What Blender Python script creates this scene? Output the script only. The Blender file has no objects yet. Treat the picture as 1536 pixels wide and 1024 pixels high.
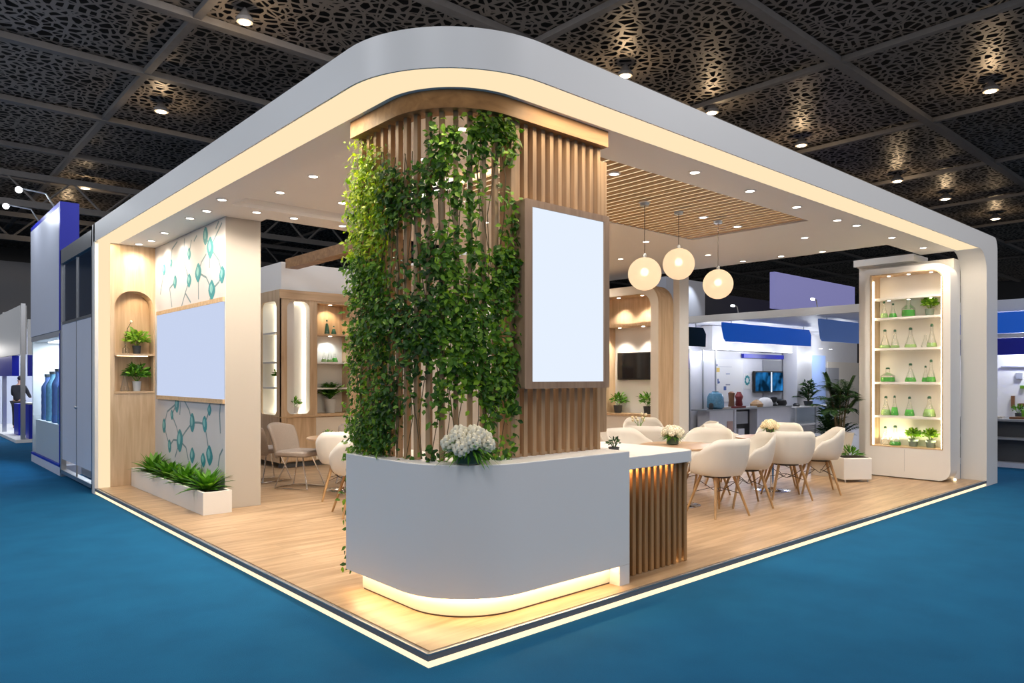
import bpy, bmesh, math, random
from mathutils import Vector, Matrix, noise
random.seed(7)
PI = math.pi
SC = bpy.context.scene
COL = SC.collection
P = .085                       # top of the raised booth deck; the hall carpet is z = 0
CAM = (-2.4106, -3.4406, 1.7)
FW = (.66494, .74690); RT = (.74690, -.66494)

# ------------------------------------------------------------------ materials
def new_mat(name):
    m = bpy.data.materials.new(name); m.use_nodes = True
    nt = m.node_tree; nt.nodes.clear()
    out = nt.nodes.new('ShaderNodeOutputMaterial')
    return m, nt, nt.nodes, nt.links, out
def srgb(r, g, b):
    f = lambda c: (c/255/12.92) if c/255 <= .04045 else ((c/255+.055)/1.055)**2.4
    return (f(r), f(g), f(b), 1)
def plain(name, col, rough=.5, metal=0, noise_amt=.04, noise_scale=6, bump=0, spec=.5):
    m, nt, N, L, out = new_mat(name)
    b = N.new('ShaderNodeBsdfPrincipled')
    b.inputs['Roughness'].default_value = rough; b.inputs['Metallic'].default_value = metal
    b.inputs['Specular IOR Level'].default_value = spec
    tc = N.new('ShaderNodeTexCoord'); nz = N.new('ShaderNodeTexNoise')
    nz.inputs['Scale'].default_value = noise_scale; nz.inputs['Detail'].default_value = 3
    L.new(tc.outputs['Object'], nz.inputs['Vector'])
    mx = N.new('ShaderNodeMix'); mx.data_type = 'RGBA'
    k = 1-noise_amt
    mx.inputs[6].default_value = (col[0]*k, col[1]*k, col[2]*k, 1)
    mx.inputs[7].default_value = (min(1, col[0]*(1+noise_amt)), min(1, col[1]*(1+noise_amt)), min(1, col[2]*(1+noise_amt)), 1)
    L.new(nz.outputs['Fac'], mx.inputs[0]); L.new(mx.outputs[2], b.inputs['Base Color'])
    if bump:
        bp = N.new('ShaderNodeBump'); bp.inputs['Strength'].default_value = bump; bp.inputs['Distance'].default_value = .01
        L.new(nz.outputs['Fac'], bp.inputs['Height']); L.new(bp.outputs['Normal'], b.inputs['Normal'])
    L.new(b.outputs['BSDF'], out.inputs['Surface'])
    return m
def glow(name, col, s):
    m, nt, N, L, out = new_mat(name)
    e = N.new('ShaderNodeEmission'); e.inputs['Color'].default_value = (*col[:3], 1); e.inputs['Strength'].default_value = s
    L.new(e.outputs['Emission'], out.inputs['Surface'])
    return m
def wood(name, c1, c2, axis, rough=.5, fine=26, plank=None):
    """grain streaked along one axis; optional planks (floor)"""
    m, nt, N, L, out = new_mat(name)
    b = N.new('ShaderNodeBsdfPrincipled'); b.inputs['Roughness'].default_value = rough
    tc = N.new('ShaderNodeTexCoord'); mp = N.new('ShaderNodeMapping')
    sc = [fine, fine, fine]; sc[axis] = 1.3
    mp.inputs['Scale'].default_value = sc
    L.new(tc.outputs['Object'], mp.inputs['Vector'])
    nz = N.new('ShaderNodeTexNoise'); nz.inputs['Scale'].default_value = 1; nz.inputs['Detail'].default_value = 5; nz.inputs['Distortion'].default_value = .6
    L.new(mp.outputs['Vector'], nz.inputs['Vector'])
    rp = N.new('ShaderNodeValToRGB')
    rp.color_ramp.elements[0].position = .3; rp.color_ramp.elements[0].color = c1
    rp.color_ramp.elements[1].position = .72; rp.color_ramp.elements[1].color = c2
    L.new(nz.outputs['Fac'], rp.inputs['Fac'])
    src = rp.outputs['Color']
    big = N.new('ShaderNodeTexNoise'); big.inputs['Scale'].default_value = 1.6; big.inputs['Detail'].default_value = 2
    L.new(tc.outputs['Object'], big.inputs['Vector'])
    hs = N.new('ShaderNodeMix'); hs.data_type = 'RGBA'; hs.blend_type = 'MULTIPLY'; hs.inputs[0].default_value = .35
    gr = N.new('ShaderNodeValToRGB'); gr.color_ramp.elements[0].color = (.62, .6, .58, 1); gr.color_ramp.elements[1].color = (1.0, 1.0, 1.0, 1)
    L.new(big.outputs['Fac'], gr.inputs['Fac']); L.new(src, hs.inputs[6]); L.new(gr.outputs['Color'], hs.inputs[7])
    src = hs.outputs[2]
    if plank:
        bk = N.new('ShaderNodeTexBrick'); bk.inputs['Scale'].default_value = 1
        bk.inputs['Brick Width'].default_value = plank[0]; bk.inputs['Row Height'].default_value = plank[1]
        bk.inputs['Mortar Size'].default_value = .0015; bk.inputs['Color1'].default_value = (1, 1, 1, 1)
        bk.inputs['Color2'].default_value = (.86, .85, .84, 1); bk.inputs['Mortar'].default_value = (.66, .62, .58, 1)
        L.new(tc.outputs['Object'], bk.inputs['Vector'])
        mm = N.new('ShaderNodeMix'); mm.data_type = 'RGBA'; mm.blend_type = 'MULTIPLY'; mm.inputs[0].default_value = 1
        L.new(src, mm.inputs[6]); L.new(bk.outputs['Color'], mm.inputs[7]); src = mm.outputs[2]
    L.new(src, b.inputs['Base Color'])
    L.new(b.outputs['BSDF'], out.inputs['Surface'])
    return m
def leafmat(name, dark, mid, light, trans=.3, tcol=None):
    m, nt, N, L, out = new_mat(name)
    g = N.new('ShaderNodeNewGeometry'); rp = N.new('ShaderNodeValToRGB')
    rp.color_ramp.elements[0].color = dark; rp.color_ramp.elements[1].color = light
    e = rp.color_ramp.elements.new(.55); e.color = mid
    L.new(g.outputs['Random Per Island'], rp.inputs['Fac'])
    b = N.new('ShaderNodeBsdfPrincipled'); b.inputs['Roughness'].default_value = .42; b.inputs['Specular IOR Level'].default_value = .35
    t = N.new('ShaderNodeBsdfTranslucent'); L.new(rp.outputs['Color'], b.inputs['Base Color'])
    mx2 = N.new('ShaderNodeMix'); mx2.data_type = 'RGBA'; mx2.blend_type = 'MULTIPLY'; mx2.inputs[0].default_value = 1
    L.new(rp.outputs['Color'], mx2.inputs[6]); mx2.inputs[7].default_value = tcol or (1.5, 1.5, .6, 1)
    L.new(mx2.outputs[2], t.inputs['Color'])
    mx = N.new('ShaderNodeMixShader'); mx.inputs[0].default_value = trans
    L.new(b.outputs['BSDF'], mx.inputs[1]); L.new(t.outputs['BSDF'], mx.inputs[2]); L.new(mx.outputs['Shader'], out.inputs['Surface'])
    return m
def glassmat(name, tint=(1, 1, 1), refl=1.0, body=.0):
    m, nt, N, L, out = new_mat(name)
    tr = N.new('ShaderNodeBsdfTransparent'); tr.inputs['Color'].default_value = (*tint, 1)
    gl = N.new('ShaderNodeBsdfGlossy'); gl.inputs['Roughness'].default_value = .03
    fr = N.new('ShaderNodeFresnel'); fr.inputs['IOR'].default_value = 1.5
    mu = N.new('ShaderNodeMath'); mu.operation = 'MULTIPLY_ADD'; mu.inputs[1].default_value = refl; mu.inputs[2].default_value = body
    L.new(fr.outputs['Fac'], mu.inputs[0])
    mx = N.new('ShaderNodeMixShader'); L.new(mu.outputs[0], mx.inputs[0]); L.new(tr.outputs['BSDF'], mx.inputs[1]); L.new(gl.outputs['BSDF'], mx.inputs[2])
    L.new(mx.outputs['Shader'], out.inputs['Surface'])
    return m
def glow_panel(name, col, s):
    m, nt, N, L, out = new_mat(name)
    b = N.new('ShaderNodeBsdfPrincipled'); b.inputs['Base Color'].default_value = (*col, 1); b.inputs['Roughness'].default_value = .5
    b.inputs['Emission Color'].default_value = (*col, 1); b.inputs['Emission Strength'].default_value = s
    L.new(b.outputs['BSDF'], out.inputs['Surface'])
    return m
def lattice_mat():
    m, nt, N, L, out = new_mat('perforated_metal')
    tc = N.new('ShaderNodeTexCoord')
    nz = N.new('ShaderNodeTexNoise'); nz.inputs['Scale'].default_value = 1.1; nz.inputs['Detail'].default_value = 2
    L.new(tc.outputs['Object'], nz.inputs['Vector'])
    mxv = N.new('ShaderNodeMix'); mxv.data_type = 'VECTOR'; mxv.inputs[0].default_value = .16
    L.new(tc.outputs['Object'], mxv.inputs[4]); L.new(nz.outputs['Color'], mxv.inputs[5])
    def edge(scale):
        v = N.new('ShaderNodeTexVoronoi'); v.feature = 'DISTANCE_TO_EDGE'; v.voronoi_dimensions = '2D'
        v.inputs['Scale'].default_value = scale; v.inputs['Randomness'].default_value = .95
        L.new(mxv.outputs[1], v.inputs['Vector']); return v.outputs['Distance']
    thick = N.new('ShaderNodeMapRange'); thick.inputs['From Min'].default_value = .3; thick.inputs['From Max'].default_value = .7
    thick.inputs['To Min'].default_value = .09; thick.inputs['To Max'].default_value = .22
    L.new(nz.outputs['Fac'], thick.inputs['Value'])
    a = N.new('ShaderNodeMath'); a.operation = 'LESS_THAN'; L.new(edge(5.2), a.inputs[0]); L.new(thick.outputs['Result'], a.inputs[1])
    c = N.new('ShaderNodeMath'); c.operation = 'LESS_THAN'; L.new(edge(2.6), c.inputs[0]); c.inputs[1].default_value = .045
    mx_ = N.new('ShaderNodeMath'); mx_.operation = 'MAXIMUM'; L.new(a.outputs[0], mx_.inputs[0]); L.new(c.outputs[0], mx_.inputs[1])
    tr = N.new('ShaderNodeBsdfTransparent')
    b = N.new('ShaderNodeBsdfPrincipled'); b.inputs['Base Color'].default_value = (.26, .228, .20, 1); b.inputs['Roughness'].default_value = .45; b.inputs['Metallic'].default_value = .25
    s = N.new('ShaderNodeMixShader'); L.new(mx_.outputs[0], s.inputs[0]); L.new(tr.outputs['BSDF'], s.inputs[1]); L.new(b.outputs['BSDF'], s.inputs[2])
    L.new(s.outputs['Shader'], out.inputs['Surface'])
    return m
def carpet_mat():
    m, nt, N, L, out = new_mat('blue_carpet')
    b = N.new('ShaderNodeBsdfPrincipled'); b.inputs['Roughness'].default_value = .95; b.inputs['Specular IOR Level'].default_value = .1
    tc = N.new('ShaderNodeTexCoord')
    n1 = N.new('ShaderNodeTexNoise'); n1.inputs['Scale'].default_value = 160; n1.inputs['Detail'].default_value = 4
    n2 = N.new('ShaderNodeTexNoise'); n2.inputs['Scale'].default_value = 2.2; n2.inputs['Detail'].default_value = 5
    L.new(tc.outputs['Object'], n1.inputs['Vector']); L.new(tc.outputs['Object'], n2.inputs['Vector'])
    ad = N.new('ShaderNodeMath'); ad.operation = 'ADD'; L.new(n1.outputs['Fac'], ad.inputs[0]); L.new(n2.outputs['Fac'], ad.inputs[1])
    rp = N.new('ShaderNodeValToRGB'); rp.color_ramp.elements[0].position = .35*2/2; rp.color_ramp.elements[1].position = .75
    mr = N.new('ShaderNodeMath'); mr.operation = 'MULTIPLY'; mr.inputs[1].default_value = .5; L.new(ad.outputs[0], mr.inputs[0]); L.new(mr.outputs[0], rp.inputs['Fac'])
    rp.color_ramp.elements[0].color = (.0075, .092, .215, 1); rp.color_ramp.elements[1].color = (.0105, .132, .29, 1)
    L.new(rp.outputs['Color'], b.inputs['Base Color'])
    bp = N.new('ShaderNodeBump'); bp.inputs['Strength'].default_value = .5; bp.inputs['Distance'].default_value = .006
    L.new(n1.outputs['Fac'], bp.inputs['Height']); L.new(bp.outputs['Normal'], b.inputs['Normal'])
    L.new(b.outputs['BSDF'], out.inputs['Surface'])
    return m
def screen_mat():
    m, nt, N, L, out = new_mat('blue_video_screen')
    tc = N.new('ShaderNodeTexCoord'); w = N.new('ShaderNodeTexNoise'); w.inputs['Scale'].default_value = 2.4
    L.new(tc.outputs['Object'], w.inputs['Vector'])
    rp = N.new('ShaderNodeValToRGB'); rp.color_ramp.elements[0].position = .42; rp.color_ramp.elements[0].color = (.003, .02, .05, 1)
    rp.color_ramp.elements[1].position = .7; rp.color_ramp.elements[1].color = (.03, .28, .75, 1)
    L.new(w.outputs['Fac'], rp.inputs['Fac'])
    e = N.new('ShaderNodeEmission'); L.new(rp.outputs['Color'], e.inputs['Color']); e.inputs['Strength'].default_value = .8
    L.new(e.outputs['Emission'], out.inputs['Surface'])
    return m

WARM = (1.0, .80, .52)
M = dict(
    white=plain('white_paint', (.80, .785, .765), .42, noise_amt=.012, noise_scale=3),
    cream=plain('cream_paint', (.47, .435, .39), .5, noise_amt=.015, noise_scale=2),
    soffit=plain('white_ceiling_paint', (.88, .865, .84), .6, noise_amt=.015, noise_scale=2),
    desk=plain('white_lacquer', (.78, .765, .755), .33, noise_amt=.01, noise_scale=2),
    cool=plain('cool_white_panel', (.62, .66, .78), .35, noise_amt=.03, noise_scale=2),
    neutral=plain('neutral_white_panel', (.72, .715, .75), .45),
    lilac=glow_panel('pale_lilac_sign', (.24, .24, .52), .6),  # emission added to brighten the sign
    grey=plain('mid_grey_panel', (.33, .335, .36), .55),
    darkgrey=plain('dark_grey_panel', (.075, .078, .085), .6),
    navy=plain('navy_glass_panel', (.018, .032, .06), .12, noise_amt=.1, noise_scale=1),
    black=plain('matt_black', (.012, .012, .013), .45),
    dark=plain('roof_black', (.012, .011, .011), .9),
    steel=plain('brushed_steel', (.52, .54, .57), .32, .9),
    edge=plain('steel_edge_profile', (.17, .17, .18), .55, 0),
    chrome=plain('polished_chrome', (.8, .8, .82), .08, 1),
    beam=plain('painted_steel_beam', (.20, .185, .175), .6, noise_amt=.15),
    oakfloor=wood('oak_deck_boards', srgb(166, 134, 100), srgb(212, 182, 148), 0, .36, 12, (1.5, .19)),
    oak=wood('pale_oak_panel', srgb(194, 164, 130), srgb(222, 196, 164), 2, .5, 16),
    oakx=wood('pale_oak_board', srgb(190, 158, 122), srgb(220, 190, 154), 0, .5, 18),
    slat=wood('cedar_slat', srgb(148, 116, 84), srgb(192, 158, 120), 2, .5, 22),
    slatbeam=wood('cedar_beam', srgb(134, 96, 58), srgb(176, 134, 88), 0, .5, 14),
    slaty=wood('ceiling_slat_wood', srgb(172, 132, 88), srgb(214, 176, 128), 1, .55, 20),
    baseslat=wood('walnut_slat', srgb(146, 108, 66), srgb(184, 142, 94), 2, .45, 26),
    frame=wood('taupe_wood_frame', srgb(150, 118, 94), srgb(178, 146, 118), 2, .45, 20),
    legwood=wood('beech_leg', srgb(158, 120, 76), srgb(194, 156, 108), 2, .4, 40),
    slatglow=glow('slat_edge_glow', (1.0,.80,.50), 1.1),
    band=glow('warm_light_band', (1.0, .79, .50), 1.02),
    strip=glow('warm_strip', (1.0, .76, .42), 6.0),
    strip_soft=glow('warm_strip_soft', (1.0, .80, .50), 2.2),
    edgeglow=glow('deck_edge_glow', (1.0, .80, .50), 1.45),
    lamp=glow('downlight_face', (1.0, .93, .82), 9),
    hallamp=glow('hall_lamp_face', (1.0, .86, .62), 14),
    coolamp=glow('cool_lamp_face', (.92, .96, 1.0), 8),
    mscreen=glow('pale_blue_screen', (.58,.66,.87), 1.0),
    sscreen=glow('bright_white_screen', (.80, .88, 1.0), 1.0),
    video=screen_mat(),
    bulb=glow('globe_bulb', (1.0, .84, .62), 5),
    carpet=carpet_mat(), lattice=lattice_mat(),
    glass=glassmat('clear_glass', (.985, .995, .99), .55, .015),
    pane=glassmat('case_glass', (.93, .97, 1.0), .10, .015),
    green_liquid=plain('green_liquid', (.12, .55, .10), .2),
    pale_liquid=plain('pale_green_liquid', (.42, .68, .26), .2),
    cork=plain('dark_green_stopper', (.05, .16, .10), .5),
    tabletop=wood('table_oak', srgb(176, 142, 112), srgb(206, 174, 142), 0, .3, 18),
    shell=plain('white_plastic_shell', (.68, .645, .59), .38, noise_amt=.01),
    fabric=plain('taupe_fabric', (.36, .30, .26), .9, noise_amt=.12, noise_scale=90, bump=.2),
    wire=plain('dark_wire', (.10, .075, .06), .4, .6),
    soil=plain('dark_soil', (.025, .017, .012), .95, noise_amt=.5, noise_scale=60, bump=.6),
    potdark=plain('charcoal_pot', (.045, .05, .055), .6),
    potgrey=plain('light_grey_pot', (.52, .54, .56), .5),
    potgreen=plain('grey_green_pot', (.17, .22, .19), .5),
    potwhite=plain('cream_pot', (.74, .68, .60), .4),
    bowl=plain('dark_green_bowl', (.045, .085, .055), .15),
    petal=plain('cream_petal', (.84, .79, .64), .7, noise_amt=.10, noise_scale=70, bump=.4),
    petal_y=plain('ivory_petal', (.86, .76, .52), .7, noise_amt=.1, noise_scale=60),
    stem=plain('brown_stem', (.10, .075, .035), .8),
    vine=leafmat('climber_leaf', (.018, .065, .008, 1), (.07, .19, .016, 1), (.24, .42, .035, 1), .34),
    vinedark=leafmat('dark_climber_leaf', (.010, .038, .008, 1), (.036, .12, .014, 1), (.15, .30, .03, 1), .3),
    vine_spotlit=leafmat('spotlit_tint_leaf', (.07, .17, .008, 1), (.24, .38, .02, 1), (.50, .58, .05, 1), .4),  # yellow of the spotlit upper leaves is put into the leaf colour
    leaf=leafmat('bright_leaf', (.025, .10, .012, 1), (.075, .24, .02, 1), (.19, .40, .05, 1), .3),
    lime=leafmat('lime_leaf', (.08, .20, .02, 1), (.18, .38, .035, 1), (.33, .52, .07, 1), .35),
    darkleaf=leafmat('dark_palm_leaf', (.008, .03, .012, 1), (.02, .065, .022, 1), (.06, .13, .04, 1), .25),
    blue=plain('royal_blue_panel', (.006, .016, .42), .4),
    bluebanner=glow_panel('blue_banner', (.004, .075, .42), .62),
    steelblue=plain('steel_blue_banner', (.07, .14, .36), .5),
    steelbanner=glow_panel('dull_blue_banner', (.06, .12, .32), .5),
    teal_dark=plain('dark_teal_banner', (.006, .02, .028), .75, spec=.1),
    teal=plain('teal_print', (.03, .26, .30), .5, noise_amt=.3, noise_scale=12),
    teal_pale=plain('pale_teal_print', (.22, .50, .50), .5, noise_amt=.35, noise_scale=14),
    teal_line=plain('grey_teal_print', (.16, .25, .28), .5),
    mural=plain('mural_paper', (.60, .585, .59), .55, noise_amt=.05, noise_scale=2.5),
    skin=plain('skin', (.50, .27, .18), .6), cloth=plain('black_clothing', (.012, .012, .016), .85), hair=plain('dark_hair', (.015, .01, .008), .7),
    carboy=plain('blue_tinted_plastic', (.12, .30, .44), .25, noise_amt=.4, noise_scale=25),
    brown=plain('brown_bottle', (.20, .09, .04), .3), red=plain('dark_red_plastic', (.22, .03, .03), .4),
    rose=plain('dusty_rose_panel', (.55, .36, .30), .6),
    print_blue=plain('blue_print', (.06, .12, .34), .6), print_yellow=plain('yellow_print', (.75, .52, .12), .6), print_grey=plain('grey_print', (.3, .31, .36), .6),
)

# ------------------------------------------------------------------ mesh builder
class MB:
    def __init__(s): s.v = []; s.f = []
    def add(s, vs, fs):
        b = len(s.v); s.v += [tuple(p) for p in vs]; s.f += [tuple(b+i for i in q) for q in fs]; return s
    def box(s, x0, y0, z0, x1, y1, z1):
        return s.add([(x0,y0,z0),(x1,y0,z0),(x1,y1,z0),(x0,y1,z0),(x0,y0,z1),(x1,y0,z1),(x1,y1,z1),(x0,y1,z1)],
                     [(3,2,1,0),(4,5,6,7),(0,1,5,4),(1,2,6,5),(2,3,7,6),(3,0,4,7)])
    def obox(s, c, ux, uy, z0, z1, hx, hy):
        """box whose plan is turned: c centre (x,y), ux/uy unit plan vectors, half sizes hx, hy"""
        q = [(c[0]+ux[0]*a*hx+uy[0]*b*hy, c[1]+ux[1]*a*hx+uy[1]*b*hy) for a, b in ((-1,-1),(1,-1),(1,1),(-1,1))]
        return s.add([(x,y,z0) for x,y in q]+[(x,y,z1) for x,y in q], [(3,2,1,0),(4,5,6,7),(0,1,5,4),(1,2,6,5),(2,3,7,6),(3,0,4,7)])
    def prism(s, pts, a, b, axis='z'):
        f = {'z': lambda p,w: (p[0],p[1],w), 'y': lambda p,w: (p[0],w,p[1]), 'x': lambda p,w: (w,p[0],p[1])}[axis]
        n = len(pts)
        return s.add([f(p,a) for p in pts]+[f(p,b) for p in pts],
                     [tuple(range(n))[::-1], tuple(range(n,2*n))]+[(i,(i+1)%n,n+(i+1)%n,n+i) for i in range(n)])
    def ring(s, outer, inner, z0, z1):
        """open band between two plan paths of equal length"""
        n = len(outer)
        vs = [(x,y,z0) for x,y in outer]+[(x,y,z0) for x,y in inner]+[(x,y,z1) for x,y in outer]+[(x,y,z1) for x,y in inner]
        fs = []
        for i in range(n-1):
            j = i+1
            fs += [(i,j,n+j,n+i), (2*n+j,2*n+i,3*n+i,3*n+j), (j,i,2*n+i,2*n+j), (n+i,n+j,3*n+j,3*n+i)]
        fs += [(0,n,3*n,2*n), (n-1,2*n+n-1,3*n+n-1,n+n-1)]
        return s.add(vs, fs)
    def loopring(s, outer, inner, a, b, F):
        """closed frame between two closed 2D loops, extruded a..b, mapped by F(u,v,w)"""
        n = len(outer)
        vs = [F(*p,a) for p in outer]+[F(*p,a) for p in inner]+[F(*p,b) for p in outer]+[F(*p,b) for p in inner]
        fs = []
        for i in range(n):
            j = (i+1) % n
            fs += [(i,j,n+j,n+i), (2*n+j,2*n+i,3*n+i,3*n+j), (j,i,2*n+i,2*n+j), (n+i,n+j,3*n+j,3*n+i)]
        return s.add(vs, fs)
    def tube(s, pts, r, n=8, cap=True):
        pts = [Vector(p) for p in pts]; m = len(pts)
        rs = r if isinstance(r, (list, tuple)) else [r]*m
        t0 = (pts[1]-pts[0]).normalized(); up = Vector((0,0,1)) if abs(t0.z) < .9 else Vector((1,0,0))
        x = t0.cross(up).normalized(); vs = []
        for i in range(m):
            t = (pts[min(i+1,m-1)]-pts[max(i-1,0)]).normalized()
            x = (x-t*x.dot(t)).normalized(); y = t.cross(x)
            for k in range(n):
                a = 2*PI*k/n; vs.append(pts[i]+(x*math.cos(a)+y*math.sin(a))*rs[i])
        fs = [(i*n+k, i*n+(k+1)%n, (i+1)*n+(k+1)%n, (i+1)*n+k) for i in range(m-1) for k in range(n)]
        if cap: fs += [tuple(range(n))[::-1], tuple((m-1)*n+k for k in range(n))]
        return s.add(vs, fs)
    def lathe(s, prof, n=24, c=(0,0,0)):
        m = len(prof); vs = []
        for r, z in prof:
            for k in range(n):
                a = 2*PI*k/n; vs.append((c[0]+max(r,1e-4)*math.cos(a), c[1]+max(r,1e-4)*math.sin(a), c[2]+z))
        fs = [(i*n+k, i*n+(k+1)%n, (i+1)*n+(k+1)%n, (i+1)*n+k) for i in range(m-1) for k in range(n)]
        if prof[0][0] > 1e-3: fs.append(tuple(range(n))[::-1])
        if prof[-1][0] > 1e-3: fs.append(tuple((m-1)*n+k for k in range(n)))
        return s.add(vs, fs)
    def ball(s, c, r, n=16, m=10, sz=1):
        return s.lathe([(r*math.sin(PI*i/m), -r*sz*math.cos(PI*i/m)) for i in range(m+1)], n, c)
    def leaf(s, p, d, nrm, L, W, droop=0., fold=.25, seg=3, tipw=.0):
        """a folded blade from p along d"""
        d = Vector(d).normalized(); nrm = Vector(nrm); sd = d.cross(nrm)
        if sd.length < 1e-4: sd = d.orthogonal()
        sd.normalize(); nn = sd.cross(d).normalized(); p = Vector(p)
        vs = []; fs = []
        for i in range(seg+1):
            t = i/seg; w = W*.5*(math.sin(PI*min(1, .12+.88*t))**.8 if t < 1 else tipw)
            q = p+d*L*t-nn*droop*L*t*t-Vector((0,0,1))*droop*.6*L*t*t
            vs += [q-sd*w+nn*w*fold, q, q+sd*w+nn*w*fold]
        for i in range(seg):
            a = 3*i; fs += [(a,a+1,a+4,a+3), (a+1,a+2,a+5,a+4)]
        return s.add(vs, fs)

def root_loc(o):
    l = Vector((0,0,0))
    while o is not None: l += Vector(o.location); o = o.parent
    return l
def build(name, mb, m, parent=None, smooth=False, bevel=0, solid=0, subd=0, fix=True, origin=None):
    me = bpy.data.meshes.new(name)
    off = root_loc(parent) if parent else Vector(origin or (0,0,0))
    me.from_pydata([(x-off.x, y-off.y, z-off.z) for x,y,z in mb.v], [], mb.f)
    if fix:
        bm = bmesh.new(); bm.from_mesh(me); bmesh.ops.recalc_face_normals(bm, faces=bm.faces); bm.to_mesh(me); bm.free()
    me.materials.append(M[m] if isinstance(m, str) else m)
    if smooth:
        for p in me.polygons: p.use_smooth = True
        try: me.set_sharp_from_angle(angle=math.radians(42))
        except Exception: pass
    o = bpy.data.objects.new(name, me); COL.objects.link(o)
    if parent: o.parent = parent
    elif origin: o.location = origin
    if solid:
        md = o.modifiers.new('thick', 'SOLIDIFY'); md.thickness = solid; md.offset = 0
    if subd:
        md = o.modifiers.new('smooth', 'SUBSURF'); md.levels = subd; md.render_levels = subd
    if bevel:
        md = o.modifiers.new('round', 'BEVEL'); md.width = bevel; md.segments = 2; md.limit_method = 'ANGLE'; md.angle_limit = math.radians(40)
    return o
def tag(o, label, cat, group=None, kind=None):
    o['label'] = label; o['category'] = cat
    if group: o['group'] = group
    if kind: o['kind'] = kind
    return o
def thing(name, label, cat, loc=(0,0,0), group=None, kind=None, rz=0):
    o = bpy.data.objects.new(name, None); COL.objects.link(o); o.location = loc; o.rotation_euler = (0,0,rz)
    o.empty_display_size = .1
    return tag(o, label, cat, group, kind)
def base_of(mb):
    xs, ys, zs = zip(*mb.v); return ((min(xs)+max(xs))/2, (min(ys)+max(ys))/2, min(zs))
def solo(name, mb, m, label, cat, group=None, kind=None, **kw):
    return tag(build(name, mb, m, origin=base_of(mb), **kw), label, cat, group, kind)
def struct(name, mb, m, label=None, cat='structure', parent=None, **kw):
    o = build(name, mb, m, parent=parent, origin=None if parent else base_of(mb), **kw)
    if not parent: tag(o, label or name.replace('_', ' '), cat, None, 'structure')
    return o
def box(*a): return MB().box(*a)
def dup(root, loc, rz, label, group=None, scale=None):
    def cp(o, par):
        c = o.copy(); COL.objects.link(c)
        if par: c.parent = par
        for ch in list(o.children): cp(ch, c)
        return c
    r = cp(root, None); r.location = loc; r.rotation_euler = (0,0,rz); r['label'] = label
    if group: r['group'] = group
    if scale: r.scale = (scale,)*3
    return r
def lamp(name, kind, loc, energy, color=(1,.86,.66), parent=None, **kw):
    d = bpy.data.lights.new(name, kind); d.energy = energy; d.color = color
    for k, v in kw.items(): setattr(d, k, v)
    o = bpy.data.objects.new(name, d); COL.objects.link(o)
    if parent: o.parent = parent; o.location = Vector(loc)-root_loc(parent)
    else: o.location = loc
    return o
def aim(o, target):
    o.rotation_euler = (Vector(target)-o.location).to_track_quat('-Z','Y').to_euler()
def rrect(u0, u1, v0, v1, r, k=6):
    """closed rounded rectangle; r one radius or four (bottom-left, bottom-right, top-right, top-left)"""
    rs = r if isinstance(r, (list, tuple)) else [r]*4
    pts = []
    for (cu, cv, a0), q in zip(((u0,v0,PI),(u1,v0,1.5*PI),(u1,v1,0),(u0,v1,.5*PI)), rs):
        q = max(q, 1e-4)
        cx = cu+q if cu == u0 else cu-q; cy = cv+q if cv == v0 else cv-q
        for i in range(k+1):
            a = a0+.5*PI*i/k; pts.append((cx+q*math.cos(a), cy+q*math.sin(a)))
    return pts
def lpath(x0, y0, R, d, ye, xe, n=18):
    """L-shaped plan path: down the side x0, round the corner, along the front y0; inset by d"""
    pts = [(x0+d, ye), (x0+d, y0+R)]
    for i in range(1, n):
        a = PI+.5*PI*i/n; pts.append((x0+R+(R-d)*math.cos(a), y0+R+(R-d)*math.sin(a)))
    pts += [(x0+R, y0+d), (xe, y0+d)]
    return pts
YZ = lambda u,v,w: (w,u,v)
XZ = lambda u,v,w: (u,w,v)

# ================================================================== 1. HALL
FL = MB().add([(-40,-30,0),(60,-30,0),(60,60,0),(-40,60,0)], [(0,1,2,3)])
struct('floor', FL, 'carpet', 'blue hall carpet running round the lit booth', 'floor')
HZ_ = 9.0
cl = MB().add([(-14,-2,HZ_),(62,-2,HZ_),(62,46,HZ_),(-14,46,HZ_)], [(3,2,1,0)])
ceil_root = thing('ceiling', 'dark perforated metal ceiling of the exhibition hall with steel beams', 'ceiling', (20,20,HZ_), None, 'structure')
build('perforated_sheet', cl, 'lattice', ceil_root, fix=False)
rf = MB().box(-20,-8,HZ_+1.6,66,52,HZ_+1.8)
struct('roof', rf, 'dark', 'black roof deck above the perforated ceiling', 'roof')
for i, y in enumerate((-.4, 3.9, 7.9, 11.6, 15.1, 19.2, 23.6, 28, 32.5, 37, 41.5)):
    struct('ceiling_beam', MB().box(-14, y-.11, HZ_-.16, 62, y+.11, HZ_-.02), 'beam', parent=ceil_root)
for i, x in enumerate((-9.2, -3.4, 2.45, 8.3, 14.1, 19.9, 25.7, 31.5, 37.3, 43, 49)):
    struct('ceiling_beam', MB().box(x-.08, -2, HZ_-.15, x+.08, 46, HZ_-.03), 'beam', parent=ceil_root)
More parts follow.
